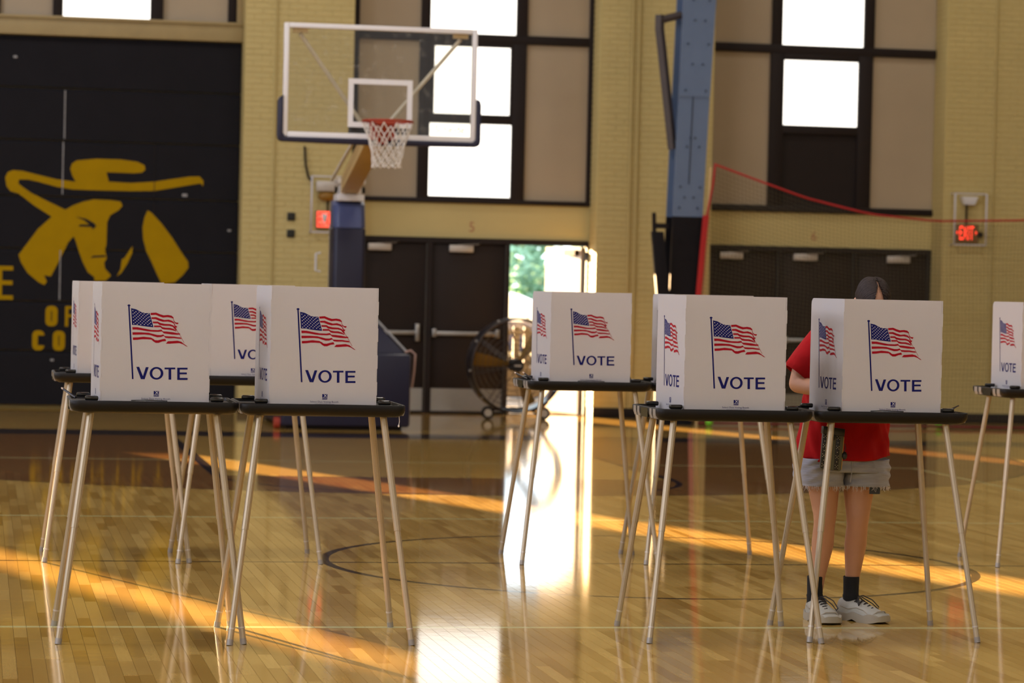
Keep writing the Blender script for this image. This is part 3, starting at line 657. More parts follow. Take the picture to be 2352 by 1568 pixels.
# ================================================================== WALL FITTINGS
mLIT = M('lit_red_letters', (255, 70, 50), .5, emit=((255, 62, 44), 2.2))
mLITP = M('lit_red_face', (255, 110, 90), .5, emit=((255, 84, 60), 1.5))
mSIGN = M('sign_housing_brown', (128, 96, 60), .5)
mWIRE = M('white_wire', (206, 206, 214), .5)
mOCH = M('ochre_lamp', (140, 100, 24), .5)
def guard(g, x0, x1, z0, z1, y):
    for xx in (x0, x1): g.tube([(xx, y+.14, z0), (xx, y, z0), (xx, y, z1), (xx, y+.14, z1)], .011, 6)
    g.tube([(x0, y, z1), (x1, y, z1)], .009, 6); g.tube([(x0, y, z0), (x1, y, z0)], .009, 6); return g
e1 = root('exit_sign', (4.0, YW-.02, 2.16), 'lit red exit sign in a white wire cage behind the hoop mast', 'exit sign')
q = G(); q.box(3.86, 4.16, YW-.06, YW-.012, 2.165, 2.375); build(q, 'housing', mSIGN, e1, bevel=.006)
q = G(); q.box(3.875, 4.145, YW-.064, YW-.06, 2.18, 2.365); build(q, 'face', mLITP, e1)
q = G(); text_g(q, 'EXIT', 3.885, 4.135, 2.195, 2.35, YW-.066); build(q, 'lettering', M('dim_red_letters', (150, 60, 50), .5, emit=((200, 60, 40), .5)), e1)
q = G(); guard(q, 3.80, 4.2, 2.12, 2.77, YW-.15); build(q, 'cage', mWIRE, e1, smooth=60)
q = G(); q.box(3.86, 4.14, YW-.1, YW-.012, 2.60, 2.72); build(q, 'battery_box', mALU, e1, bevel=.008)
q = G(); q.sphere((3.98, YW-.07, 2.54), .10, .05, .055, 14, 8); build(q, 'lamp', mOCH, e1, smooth=60)
q = G(); q.cyl((4.0, YW-.05, 2.37), (4.0, YW-.05, 2.5), .012, 6); build(q, 'stem', mBROWN, e1)
for xx in (3.96, 4.08):
    q = G(); q.loft([[(xx-.03, YW-.11, 2.335), (xx+.03, YW-.11, 2.335), (xx+.03, YW-.067, 2.335), (xx-.03, YW-.067, 2.335)], [(xx-.025, YW-.11, 2.29), (xx+.025, YW-.11, 2.29), (xx+.025, YW-.067, 2.29), (xx-.025, YW-.067, 2.29)], [(xx-.006, YW-.09, 2.22), (xx+.006, YW-.09, 2.22), (xx+.006, YW-.07, 2.22), (xx-.006, YW-.07, 2.22)]]); build(q, 'spot_head', mWHITE, e1)
e2 = root('exit_sign', (11.84, YW-.02, 2.19), 'lit red exit sign in a wire cage on the right pier', 'exit sign')
q = G(); q.box(11.69, 11.97, YW-.06, YW-.012, 2.20, 2.425); build(q, 'housing', mSIGN, e2, bevel=.006)
q = G(); text_g(q, 'EXIT', 11.735, 11.915, 2.235, 2.40, YW-.064)
for s_, xx in ((-1, 11.715), (1, 11.935)): q.prism([(xx, 2.345), (xx+s_*.022, 2.32), (xx, 2.295), (xx+s_*.006, 2.32)], YW-.064, YW-.06)
build(q, 'lettering', mLIT, e2)
q = G(); guard(q, 11.64, 12.04, 2.17, 2.79, YW-.15); build(q, 'cage', mWIRE, e2, smooth=60)
q = G(); q.loft([[(11.74, YW-.1, 2.76), (11.95, YW-.1, 2.76), (11.95, YW-.012, 2.76), (11.74, YW-.012, 2.76)], [(11.78, YW-.1, 2.66), (11.91, YW-.1, 2.66), (11.91, YW-.012, 2.66), (11.78, YW-.012, 2.66)]]); build(q, 'battery_box', mWHITE, e2)
q = G(); q.cyl((11.82, YW-.05, 2.42), (11.82, YW-.05, 2.66), .013, 6); build(q, 'stem', mBROWN, e2)
q = G(); q.cyl((12.0, YW-.07, 2.30), (12.0, YW-.012, 2.30), .035, 10); build(q, 'side_lamp', mBROWN, e2)
for z, lb in ((2.296, 'upper small dark speaker grille on the yellow brick pier'), (2.098, 'lower small dark speaker grille on the yellow brick pier')):
    r = root('wall_speaker', (3.579, YW-.01, z-.048), lb, 'speaker')
    q = G(); q.box(3.532, 3.626, YW-.022, YW-.001, z-.047, z+.047); build(q, 'plate', M('dark_olive_metal', (62, 60, 46), .5), r, bevel=.006)
    q = G(); q.torus((3.579, YW-.024, z), .034, .006, 'y', 20, 6); q.torus((3.579, YW-.024, z), .016, .004, 'y', 16, 6); build(q, 'grille', mRUB, r, smooth=50)
for pts, lb in (((( 3.36, YW-.015, .12), (3.36, YW-.015, 8.9)), 'thin yellow painted conduit running up the pier beside the bleachers'),
                (((7.62, YW-.02, .12), (7.62, YW-.02, 8.9)), 'slim yellow conduit nearest the open door'),
                (((7.70, YW-.02, .12), (7.70, YW-.02, 8.9)), 'slim yellow conduit left of the leaning pad'),
                (((12.16, YW-.02, .12), (12.16, YW-.02, 8.9)), 'thin conduit just right of the caged exit sign'),
                (((3.72, YW-.02, 3.12), (3.735, YW-.03, 2.9), (3.77, YW-.03, 2.76), (3.80, YW-.02, 2.72)), 'short dark cable looping down to the left exit sign')):
    g = G(); g.tube(pts, .011 if len(pts) == 2 else .013, 6); build(g, 'conduit', mMORT if len(pts) == 2 else mBROWN, smooth=60, label=lb, cat='conduit')

# ================================================================== OUTSIDE
mCAR = M('white_car_paint', (216, 224, 236), .25, coat=.5, var=.01); mSHADE = M('car_side_shade', (44, 52, 86), .15)
car = root('parked_car', (8.1, 46., 0), 'white parked car seen through the open door', 'car')
prof = [(5.6, .35), (5.5, .8), (5.7, 1.2), (6.2, 1.45), (7.0, 1.52), (7.8, 1.52), (8.35, 1.44), (8.8, 1.27), (9.2, 1.02), (10.2, .92), (10.55, .8), (10.6, .4), (10.4, .28), (5.8, .28)]
q = G(); q.prism(prof, 45.1, 46.9); build(q, 'body', mCAR, car, bevel=.10, seg=3)
for xa, xb in ((5.75, 6.9), (7.0, 8.1), (8.2, 9.1)):
    q = G(); q.prism([(xa, .52), (xb, .52), (xb, 1.0), (xa, 1.0)], 45.07, 45.1); build(q, 'shade_panel', mSHADE, car, bevel=.012)  # dark panels put the shade of the car's backlit side into colour
q = G(); q.box(5.62, 10.5, 45.08, 45.1, .3, .46); build(q, 'sill', mRUB, car)
for xx in (6.5, 9.7):
    q = G(); q.torus((xx, 45.2, .32), .23, .09, 'y', 24, 8); wh = build(q, 'wheel', mRUB, car, smooth=50)
    q = G(); q.cyl((xx, 45.12, .32), (xx, 45.28, .32), .16, 16); build(q, 'hubcap', mALU, wh)
fc = root('picket_fence', (9.0, 40.0, 0), 'low dark metal picket fence outside the open door', 'fence')
q = G(); q.box(6.0, 12.0, 39.9, 40.1, 0, .42); build(q, 'added_dark_base', mFAN, fc)  # low wall added to darken the overbright yard behind the fan
q = G(); q.box(6.0, 12.0, 39.98, 40.02, .88, .93); build(q, 'rail', mFAN, fc)
pk = None
for k in range(40):
    q = G(); x = 6.05+.15*k; q.box(x-.045, x+.045, 39.985, 40.015, .42, .98); build(q, 'picket', mFAN, fc)
mBARK = M('bark', (78, 62, 50), .9); 
def leafmat(nm, c): return M(nm, c, .6, var=.25, scale=1.2, trans=.45)
LM = [leafmat('leaves_a', (150, 186, 160)), leafmat('leaves_b', (184, 206, 164)), leafmat('leaves_c', (136, 178, 172))]  # leaf colours lightened to carry the bright outdoor haze
def tree(x, y, h, rr, mt, label, low=.3):
    r = root('tree', (x, y, 0), label, 'tree', None)
    q = G(); q.tube([(x, y, 0), (x+.1, y, h*.3), (x-.05, y+.1, h*.6), (x, y, h*.85)], [.16, .13, .1, .04], 8)
    for k in range(5):
        a_ = k*1.3; q.tube([(x, y, h*(.35+.08*k)), (x+rr*.6*math.cos(a_), y+rr*.6*math.sin(a_), h*(.5+.08*k))], [.07, .025], 6)
    build(q, 'trunk', mBARK, r, smooth=60)
    rs = random.Random(int(x*10)); q = G()
    cl_ = []
    for k in range(26):
        a_ = rs.uniform(0, 6.28); e_ = rs.uniform(-1, 1); d_ = rs.uniform(.3, .8)
        cl_.append((x+rr*d_*math.cos(a_)*math.sqrt(1-e_*e_), y+rr*d_*math.sin(a_)*math.sqrt(1-e_*e_), h*(low+1)/2+e_*h*(1-low)/2*.8, rr*rs.uniform(.25, .42)))
    for c_ in cl_:
        for k in range(70):
            v = Vector((rs.gauss(0, 1), rs.gauss(0, 1), rs.gauss(0, 1))).normalized()*c_[3]*rs.uniform(.75, 1.05); p = Vector(c_[:3])+v
            a1 = Vector((rs.gauss(0, 1), rs.gauss(0, 1), rs.gauss(0, 1))).normalized(); a2 = a1.orthogonal().normalized(); L = rs.uniform(.16, .34)
            q.add([p-a1*L, p+a2*L*.45, p+a1*L, p-a2*L*.45], [(0, 1, 2, 3)])
    o = build(q, 'foliage', mt, r, kind='stuff')
for x, y, h, rr, k, lb in ((20.4, 108, 4.6, 1.9, 0, 'green tree filling the left of the open doorway'), (24.6, 112, 4.9, 2.1, 2, 'blue-green tree at the right of the open doorway'), (16.0, 110, 4.6, 2.0, 1, 'light green tree far left outside, behind the car'),
                        (22.4, 100, 2.4, 1.0, 1, 'pale green bush in front of the trees outside'), (29.0, 110, 4.8, 2.1, 0, 'green tree farthest right outside')):
    tree(x, y, h, rr, LM[k], lb, .05)
# ================================================================== VOTING BOOTHS
mSCR = M('white_corrugated_plastic', (216, 214, 216), .32, var=.01, trans=.38, bump=.12, bscale=300, stretch=(1, 1, .02))
mTRAY = M('black_moulded_tray', (18, 16, 14), .5, var=.06, bump=.15, bscale=160, spec=.25)
mCLIP = M('black_clip', (16, 16, 17), .22, var=.03)
mRIB = M('lit_rib_and_foot_grey', (150, 146, 142), .4, .2)  # light on the tray ends is put into the ribs' grey; foot caps share it
mLEG = M('warm_lit_aluminium', (178, 165, 142), .42, .55, var=.04)  # plain aluminium; warm reflections are put into the beige tone
mINK = M('navy_ink', (16, 20, 92), .6, var=.03, spec=.15); mRINK = M('red_ink', (152, 6, 30), .6, var=.03, spec=.15); mWINK = M('white_ink', (232, 230, 230), .45, var=.01)
FL = {"canton":[[0.119,0.3914],[0.1395,0.3873],[0.1593,0.3771],[0.1759,0.3723],[0.197,0.3719],[0.2147,0.3126],[0.1936,0.3143],[0.1635,0.3176],[0.1424,0.3208],[0.1244,0.321]],"pole":[[0.1072,0.3987],[0.1132,0.3988],[0.1356,0.0937],[0.129,0.0935]],"stripes":[[[0.2009,0.3729],[0.224,0.3749],[0.2407,0.3682],[0.2559,0.364],[0.2739,0.3659],[0.2891,0.3632],[0.2967,0.3567],[0.3001,0.3407],[0.3078,0.3348],[0.3189,0.3344],[0.3164,0.3273],[0.3064,0.3296],[0.2992,0.3391],[0.2959,0.3512],[0.2862,0.3546],[0.2711,0.3567],[0.2531,0.3543],[0.2379,0.3591],[0.2227,0.3654],[0.2016,0.3638]],[[0.2042,0.3545],[0.2244,0.3558],[0.2411,0.3495],[0.2593,0.3444],[0.2773,0.3463],[0.2925,0.3414],[0.3002,0.3337],[0.3065,0.3205],[0.3132,0.3197],[0.3112,0.3121],[0.3036,0.3156],[0.2988,0.33],[0.2881,0.3353],[0.273,0.338],[0.2534,0.3367],[0.2367,0.3409],[0.2216,0.3472],[0.2056,0.3475]],[[0.2106,0.3367],[0.2323,0.3372],[0.2415,0.3319],[0.2596,0.3283],[0.2838,0.3273],[0.2974,0.3224],[0.3045,0.3156],[0.3099,0.3054],[0.3109,0.2978],[0.3069,0.3029],[0.2946,0.3163],[0.2809,0.32],[0.2568,0.3201],[0.2386,0.3233],[0.2319,0.3293],[0.212,0.3295]],[[0.2161,0.3202],[0.2432,0.3207],[0.2509,0.3145],[0.266,0.3118],[0.2841,0.3115],[0.2993,0.3073],[0.31,0.2993],[0.3085,0.2975],[0.2964,0.3012],[0.2812,0.3039],[0.2601,0.3044],[0.251,0.3063],[0.2433,0.3137],[0.2171,0.3132]],[[0.126,0.312],[0.1486,0.3118],[0.1727,0.3072],[0.2029,0.302],[0.233,0.3014],[0.248,0.3041],[0.2542,0.2967],[0.2723,0.2961],[0.2965,0.2936],[0.3147,0.2903],[0.3253,0.2896],[0.3275,0.2845],[0.3149,0.2833],[0.2937,0.2838],[0.2725,0.2864],[0.258,0.2883],[0.2494,0.2963],[0.2362,0.2939],[0.2151,0.2941],[0.188,0.2957],[0.1608,0.3],[0.1428,0.302],[0.1272,0.3011]],[[0.1268,0.2902],[0.158,0.2908],[0.1941,0.2894],[0.2093,0.2858],[0.2304,0.2808],[0.2455,0.2805],[0.256,0.2837],[0.2622,0.2768],[0.2818,0.276],[0.3029,0.2755],[0.3196,0.2728],[0.3287,0.2724],[0.3339,0.2664],[0.3197,0.2667],[0.3001,0.2688],[0.2789,0.2681],[0.2653,0.2693],[0.2583,0.2771],[0.2457,0.272],[0.2306,0.2711],[0.2155,0.2753],[0.2003,0.2802],[0.1793,0.2816],[0.1522,0.2807],[0.1276,0.2794]],[[0.129,0.2682],[0.1524,0.2695],[0.1734,0.2724],[0.2036,0.2696],[0.2142,0.2647],[0.2219,0.2588],[0.2339,0.2584],[0.2489,0.2623],[0.2639,0.2657],[0.2686,0.2566],[0.2521,0.2539],[0.2372,0.2476],[0.2251,0.2473],[0.216,0.2526],[0.2068,0.2609],[0.1887,0.2618],[0.1676,0.2617],[0.1496,0.2589],[0.1298,0.2576]],[[0.2674,0.2451],[0.2756,0.255],[0.2943,0.2565],[0.3154,0.2585],[0.3321,0.2542],[0.3428,0.2459],[0.3597,0.2341],[0.3521,0.2355],[0.3398,0.2434],[0.3246,0.248],[0.3035,0.2467],[0.2824,0.2448]]],"edge":[[0.2973,0.3452],[0.3027,0.318],[0.3146,0.297],[0.3286,0.276],[0.3433,0.2496]],"V":[[0.1459,0.1453],[0.158,0.1455],[0.1744,0.107],[0.1857,0.1448],[0.1977,0.145],[0.1819,0.0938],[0.1662,0.0942]],"T":[[0.264,0.1444],[0.3092,0.1451],[0.3094,0.1376],[0.2922,0.1373],[0.2931,0.0939],[0.2819,0.0937],[0.281,0.1371],[0.2641,0.1368]],"E":[[0.3171,0.1447],[0.3606,0.1454],[0.3608,0.1375],[0.3281,0.137],[0.3284,0.1248],[0.358,0.1253],[0.3582,0.1175],[0.3286,0.1169],[0.3289,0.1018],[0.3615,0.1023],[0.3617,0.0938],[0.3182,0.0931]],"O":[[0.2021,0.1196],[0.2594,0.12],[0.2302,0.1462],[0.2313,0.0928]],"logo":[[0.2208,0.0451],[0.2428,0.0454],[0.2433,0.0221],[0.2213,0.0217]],"txt":[[0.1697,0.0139],[0.2904,0.0052]],"knob":[[0.1038,0.4023],[0.1167,0.4026],[0.11,0.4066],[0.1102,0.3982]]}
def decal(g, poly, d=0.): g.add([(a_-.225, -d, 1.007+b_) for a_, b_ in poly], [tuple(range(len(poly)))])
def ell(cx_, cz_, rx, rz, n): return [(cx_+rx*math.cos(2*math.pi*k/n), cz_+rz*math.sin(2*math.pi*k/n)) for k in range(n)]
def flag_print():
    g = G(); g.cur = 0
    decal(g, FL['pole']); decal(g, ell(.1102, .4024, .0064, .0043, 14)); decal(g, FL['canton'])
    g.cur = 1
    for s_ in FL['stripes']: decal(g, s_)
    E_ = FL['edge']
    for (a_, b_), (c_, d_) in zip(E_, E_[1:]): decal(g, [(a_, b_), (a_+.0016, b_+.0002), (c_+.0016, d_+.0002), (c_, d_)])
    g.cur = 2
    TL, TR, BR, BL_ = (.1195, .3905), (.197, .3705), (.2145, .3145), (.1245, .3215)
    for r_ in range(9):
        n = 6 if r_ % 2 == 0 else 5
        for c_ in range(n):
            u = (.085+.166*c_) if n == 6 else (.168+.166*c_); v = .09+.1025*r_
            x = (TL[0]*(1-u)+TR[0]*u)*(1-v)+(BL_[0]*(1-u)+BR[0]*u)*v; z = (TL[1]*(1-u)+TR[1]*u)*(1-v)+(BL_[1]*(1-u)+BR[1]*u)*v
            z -= .003*math.sin(u*math.pi*2)*(1-v*.5)*-1*(-1)
            decal(g, ell(x, z, .0019, .0019, 6), .0004)
    return g
def vote_print():
    g = G()
    for k in 'VTE': decal(g, FL[k])
    n = 28; o_ = ell(.2308, .1196, .0287, .0268, n); i_ = ell(.2308, .1196, .0178, .0192, n)
    g.add([(a_-.225, 0, 1.007+b_) for a_, b_ in o_+i_], [(k, (k+1) % n, n+(k+1) % n, n+k) for k in range(n)])
    return g
def logo_print():
    g = G(); g.cur = 0; L = FL['logo']; x0, x1, z0, z1 = L[0][0], L[1][0], L[2][1], L[0][1]
    decal(g, [(x0, z0), (x1, z0), (x1, z1), (x0, z1)])
    text_g(g, 'Select Duo Voting Booth', .1697-.225, .2904-.225, 1.007+.0065, 1.007+.0158, 0)
    text_g(g, 'www.selectvotingbooths.com', .189-.225, .273-.225, 1.007+.0008, 1.007+.0048, 0)
    g.cur = 1
    cx_, cz_ = (x0+x1)/2+.002, (z0+z1)/2+.0045; a_ = .0055; t_ = .0013
    for s_ in (1, -1): decal(g, [(cx_-a_-t_, cz_-s_*a_), (cx_-a_+t_, cz_-s_*a_), (cx_+a_+t_, cz_+s_*a_), (cx_+a_-t_, cz_+s_*a_)], .0004)
    text_g(g, 'Select', x0-.003-.225, x1-.001-.225, 1.007+z0+.004, 1.007+z0+.0095, -.0004)
    return g
PR = [flag_print(), vote_print(), logo_print()]
PN = ['flag_print', 'vote_lettering', 'maker_logo']; PM = [[mINK, mRINK, mWINK], mINK, [mINK, mWINK]]
SH = 1.505; SB = .992
def tabs(x0, x1, z0, z1, o, round_at=None):
    # outline of a panel whose upright edges are notched by interlocking tabs of depth o
    n = 9; P = []
    zz = [z0+(z1-z0)*k/n for k in range(n+1)]
    for k in range(n):
        e = o if k % 2 else 0.
        P += [(x1+e, zz[k]), (x1+e, zz[k+1])]
    for k in range(n-1, -1, -1):
        e = o if k % 2 else 0.
        P += [(x0-e, zz[k+1]), (x0-e, zz[k])]
    Q = []
    for p in P:
        if not Q or abs(p[0]-Q[-1][0])+abs(p[1]-Q[-1][1]) > 1e-6: Q.append(p)
    return Q
def side_outline(L):
    r_ = .03; P = [(0, SB)]
    n = 9; zz = [SB+(SH-SB)*k/n for k in range(n+1)]
    P = [(L, SB), (r_*0, SB)]
    P = []
    for k in range(n):
        e = .0 if k % 2 else .005
        P += [(L+e, zz[k]), (L+e, zz[k+1])]
    for k in range(6): a_ = math.pi/2+math.pi/2*k/5; P.append((r_+r_*math.cos(a_), SH-r_+r_*math.sin(a_)))
    P.append((0, SB)); return P
def make_booth():
    r = root('voting_booth', (0, 0, 0))
    # tray
    def rr(i, z, rad=.04):
        x, y0, y1 = .352-i, i, .54-i; rad = max(.006, rad-i*.5); P = []
        for cx_, cy_, a0 in ((x-rad, y1-rad, 0), (-x+rad, y1-rad, 90), (-x+rad, y0+rad, 180), (x-rad, y0+rad, 270)):
            for k in range(6): a_ = math.radians(a0+18*k); P.append((cx_+rad*math.cos(a_), cy_+rad*math.sin(a_), z))
        return P
    q = G(); q.loft([rr(.045, .957), rr(.030, .958), rr(.012, .966), rr(.003, .978), rr(0, .99), rr(0, 1.006), rr(.003, 1.0095), rr(.012, 1.0095), rr(.016, .997), rr(.05, .996)]); build(q, 'tray', mTRAY, r, smooth=50)
    for s_ in (-1, 1):
        for y0, y1, dk in ((.05, .10, 0), (.125, .165, 0), (.20, .33, 1), (.365, .405, 0), (.43, .48, 0)):
            q = G(); P = [(y0, .964), (y1, .964), (y1, 1.004), (y0, 1.004)]
            if dk: q.prismx(P, s_*.345, s_*.3526)
            else: q.loft([[(s_*.338, y0, .964), (s_*.338, y1, .964), (s_*.347, y1, .964), (s_*.347, y0, .964)], [(s_*.338, y0, .98), (s_*.338, y1, .98), (s_*.3522, y1, .98), (s_*.3522, y0, .98)], [(s_*.338, y0, 1.006), (s_*.338, y1, 1.006), (s_*.3528, y1, 1.006), (s_*.3528, y0, 1.006)]])
            build(q, 'handle_recess' if dk else 'end_rib', mCLIP if dk else mRIB, r)
    for x, y in ((-.262, .045), (.262, .045), (-.285, .40), (.285, .40)):
        q = G(); q.box(x-.028, x+.028, y-.012, y+.02, 1.008, 1.028); build(q, 'clip', mCLIP, r, bevel=.006)
    # screen
    def panel(name, g, mp, prints):
        g.xf(mp); p_ = build(g, name, mSCR, r)
        if prints:
            for k in range(3):
                q = G(); q.v = list(PR[k].v); q.f = list(PR[k].f); q.m = list(PR[k].m); q.xf(lambda v: mp(Vector((v.x, v.y-.0032, v.z)))); build(q, PN[k], PM[k], p_)
    f_ = G(); f_.prism(tabs(-.2225, .2225, SB, SH, .007), -.0022, .0022)
    panel('front_panel', f_, lambda v: Vector((v.x, v.y+.045, v.z)), True)
    L = .437; ta = math.atan2(.022, .437)
    for s_ in (-1, 1):
        g = G(); g.prism([(a_-.225, b_) for a_, b_ in side_outline(L)], -.0022, .0022)
        if s_ < 0:   # u = 0 at the far end, u = L at the front corner
            def mp(v):
                u = v.x+.225; d = L-u
                return Vector((-.2255-d*math.sin(ta)+v.y*math.cos(ta), .047+d*math.cos(ta)+v.y*math.sin(ta), v.z))
        else:
            g.xf(lambda v: Vector((-v.x-.225+L-.225, v.y, v.z)))
            def mp(v):
                d = v.x+.225
                return Vector((.2255+d*math.sin(ta)-v.y*math.cos(ta), .047+d*math.cos(ta)+v.y*math.sin(ta), v.z))
        panel('side_panel', g, mp, True)
    # legs
    for sx_ in (-1, 1):
        for y0, y1 in ((.075, -.08), (.465, .57)):
            a_ = Vector((sx_*.263, y0, .962)); b_ = Vector((sx_*.385, y1, .0)); P = lambda t_: a_.lerp(b_, t_)
            q = G(); q.tube([P(0), P(.5), P(.5), P(.503), P(.503), P(.995)], [.0150, .0150, .0155, .0155, .0132, .0132], 10)
            lg = build(q, 'leg', mLEG, r, smooth=30)
            q = G(); q.tube([P(.975), P(1.0)], .0142, 10); build(q, 'foot_cap', mRIB, lg, smooth=40)
            q = G(); q.tube([P(.925), P(.932)], .0146, 10); build(q, 'collar', mALU, lg, smooth=40)
    return r
proto = make_booth()
BOOTHS = [(.738, 12.28, 0, 'white flag-printed voting booth left of the front left pair, before the cowboy emblem'),
          (1.446, 12.243, 0, 'white flag-printed voting booth right of the front left pair, below the hoop'),
          (.760, 15.80, 0, 'leftmost voting booth of the rear row, mostly hidden behind the front left pair'),
          (1.467, 15.763, 0, 'rear voting booth half hidden between the two front left booths'),
          (3.352, 15.80, 0, 'voting booth standing alone in front of the drum fan and open door'),
          (4.062, 15.84, 0, 'rear voting booth almost hidden behind the front right pair, beside the lone middle booth'),
          (3.263, 12.315, 0, 'front right pair voting booth with the empty place left of the voter'),
          (3.991, 12.355, 0, 'front voting booth where the person in the red shirt stands'),
          (6.096, 15.80, 0, 'voting booth cut off by the right edge of the picture')]
booths = []
for k, (x, y, a_, lb) in enumerate(BOOTHS):
    b_ = proto if k == 0 else copy_tree(proto)
    b_.location = (x, y, 0); b_.rotation_euler.z = math.radians(a_)
    props(b_, lb, 'voting booth', 'folding voting booths in the gym'); booths.append(b_)
# ---- loose items on the trays
mPEN = M('black_pen', (24, 22, 24), .3); mPENT = M('pen_tip_steel', (190, 170, 150), .3, .7)
def pen(p0, p1, lb):
    p0, p1 = Vector(p0), Vector(p1); r = root('pen', p0, lb, 'pen', 'pens on the booth trays')
    q = G(); q.tube([p0, p0.lerp(p1, .8), p1], [.005, .005, .0045], 8); build(q, 'barrel', mPEN, r, smooth=40)
    q = G(); q.tube([p1, p1+(p1-p0).normalized()*.012], [.0052, .004], 8); build(q, 'end_cap', mPENT, r, smooth=40)
pen((.415, 12.50, 1.012), (.365, 12.56, 1.045), 'black pen sticking up from the left end of the front left tray')
pen((3.035, 16.05, 1.012), (2.985, 16.12, 1.040), 'black pen poking out nearest the left end of the middle rear tray')
pen((3.045, 15.92, 1.012), (3.003, 15.96, 1.046), 'black pen nearer the screen on the middle rear tray')
g = G(); g.tube([(4.25, 12.46, 1.012), (4.29, 12.46, 1.022), (4.325, 12.46, 1.038)], .011, 4, flat=.35); build(g, 'strap_end', mCLIP, label='black strap end curling up at the right end of the front right tray', cat='strap')
def cord(x, y, lb):
    g = G(); g.tube([(x-.07, y+.02, 1.0115), (x-.035, y+.006, 1.0135), (x, y+.003, 1.0145), (x+.04, y+.006, 1.013), (x+.08, y+.015, 1.0115)], .0022, 6); build(g, 'pen_cord', mCLIP, lb, smooth=60)
cord(.71, 12.285, booths[0])
cord(3.35, 15.805, booths[4])
cord(3.96, 12.36, booths[7])
g = G(); g.tube([(1.772, 12.28, .962), (1.774, 12.28, .94), (1.771, 12.28, .925)], .0015, 5); g.sphere((1.771, 12.28, .921), .004, .004, .006, 8, 6); build(g, 'pull_string', mWHITE, label='short white pull string hanging under the front tray beside the hoop base', cat='string')

# ================================================================== PERSON
mSKIN = M('skin', (186, 138, 108), .55, var=.05, scale=9, bump=.1, bscale=120); mSHIRT = M('red_cotton', (160, 16, 22), .9, var=.10, scale=7, bump=.9, bscale=9, bdist=.02, spec=.2, stretch=(1, 1, .6))
mDENIM = M('faded_denim', (150, 154, 168), .9, var=.12, scale=24, bump=.9, bscale=14, bdist=.012, stretch=(.5, .5, 2.2)); mFRAY = M('denim_fray', (206, 206, 214), .9)
mSOCK = M('black_sock', (14, 14, 16), .9); mSHOE = M('grey_white_leather', (162, 160, 150), .6, var=.08, scale=18, bump=.3, bscale=60); mSOLE = M('worn_cream_sole', (150, 143, 128), .75, var=.12)
mLACE = M('dark_lace', (40, 36, 36), .8); mHAIR = M('dark_brown_hair', (38, 26, 22), .62, var=.3, scale=60, spec=.3)
PXc, PYc = 3.98, 13.06
ps = root('person', (PXc, PYc, 0), 'person in red t-shirt and denim shorts bending over a voting booth', 'person')
def skin_body():
    V_ = []; R_ = []; E_ = []
    def add(p, r_, par=None):
        V_.append(p); R_.append(r_); i = len(V_)-1
        if par is not None: E_.append((par, i))
        return i
    pel = add((.02, .07, .84), (.15, .11)); ab = add((.02, .06, 1.0), (.145, .105), pel); ch = add((.025, .02, 1.2), (.15, .11), ab)
    nb = add((.04, -.01, 1.345), (.075, .07), ch); nk = add((.06, -.05, 1.40), (.05, .05), nb); hd = add((.075, -.09, 1.45), (.055, .06), nk)
    for kx, hx, ax, hy in ((-.068, -.075, -.094, .085), (.092, .105, .082, .08)):
        hp_ = add((hx, .08, .76), (.088, .085), pel); th = add(((hx+kx)/2, .075, .62), (.074, .076), hp_); k1 = add((kx, .055, .50), (.056, .058), th)
        k2 = add((kx, .06, .45), (.050, .054), k1); cf = add((kx+.002, .09, .35), (.052, .058), k2); a1 = add(((kx+ax)/2, .10, .20), (.034, .038), cf); a2 = add((ax, .10, .09), (.031, .036), a1); add((ax, .075, .06), (.022, .02), a2)
    for s_ in (-1, 1):
        o_ = .03
        sh = add((o_+s_*.165, .0, 1.285), (.048, .048), ch); mid = add((o_+s_*.235, .01, 1.20), (.044, .046), sh); el = add((o_+s_*.262, .0, 1.105), (.041, .043), mid)
        fa = add((o_+s_*.215, -.09, 1.092), (.040, .038), el); wr = add((o_+s_*.10, -.30, 1.062), (.024, .020), fa); pm = add((o_+s_*.075, -.36, 1.048), (.026, .014), wr); pe = add((o_+s_*.06, -.395, 1.040), (.028, .012), pm)
        for f_, (dx, L) in enumerate(((-.024, .055), (-.008, .068), (.008, .065), (.023, .052))):
            b1 = add((o_+s_*.055+dx, -.41, 1.040), (.0085, .0085), pe); b2 = add((o_+s_*.052+dx*1.1, -.41-L*.55, 1.046), (.008, .008), b1); add((o_+s_*.050+dx*1.15, -.41-L, 1.028), (.0065, .0065), b2)
        t1 = add((o_+s_*.05, -.365, 1.045), (.010, .010), pm); t2 = add((o_+s_*.028, -.395, 1.042), (.009, .009), t1); add((o_+s_*.02, -.42, 1.032), (.0075, .0075), t2)
    g = G()
    for p_, r_ in zip(V_, R_): g.sphere(p_, r_[0], r_[1], min(r_), 14, 10)
    for i, j in E_:
        A, B = Vector(V_[i]), Vector(V_[j]); tg = (B-A).normalized(); ref = Vector((0, 1, 0)) if abs(tg.y) < .8 else Vector((0, 0, 1))
        xx = tg.cross(ref).normalized(); yy = tg.cross(xx); R = []
        for t_ in (0, .33, .67, 1):
            c_ = A.lerp(B, t_); ra = R_[i][0]*(1-t_)+R_[j][0]*t_; rb = R_[i][1]*(1-t_)+R_[j][1]*t_
            R.append([c_+ra*math.cos(2*math.pi*k/16)*xx+rb*math.sin(2*math.pi*k/16)*yy for k in range(16)])
        g.loft(R)
    return g
HC = Vector((.08, -.115, 1.488)); HT = math.radians(48)     # head centre, bow
def hd_(v):   # head frame: x right, y front(-), z up ; bow forward
    y = v.y*math.cos(HT)-v.z*math.sin(HT); z = v.y*math.sin(HT)+v.z*math.cos(HT)
    return HC+Vector((v.x, y, z))
bg_ = skin_body()
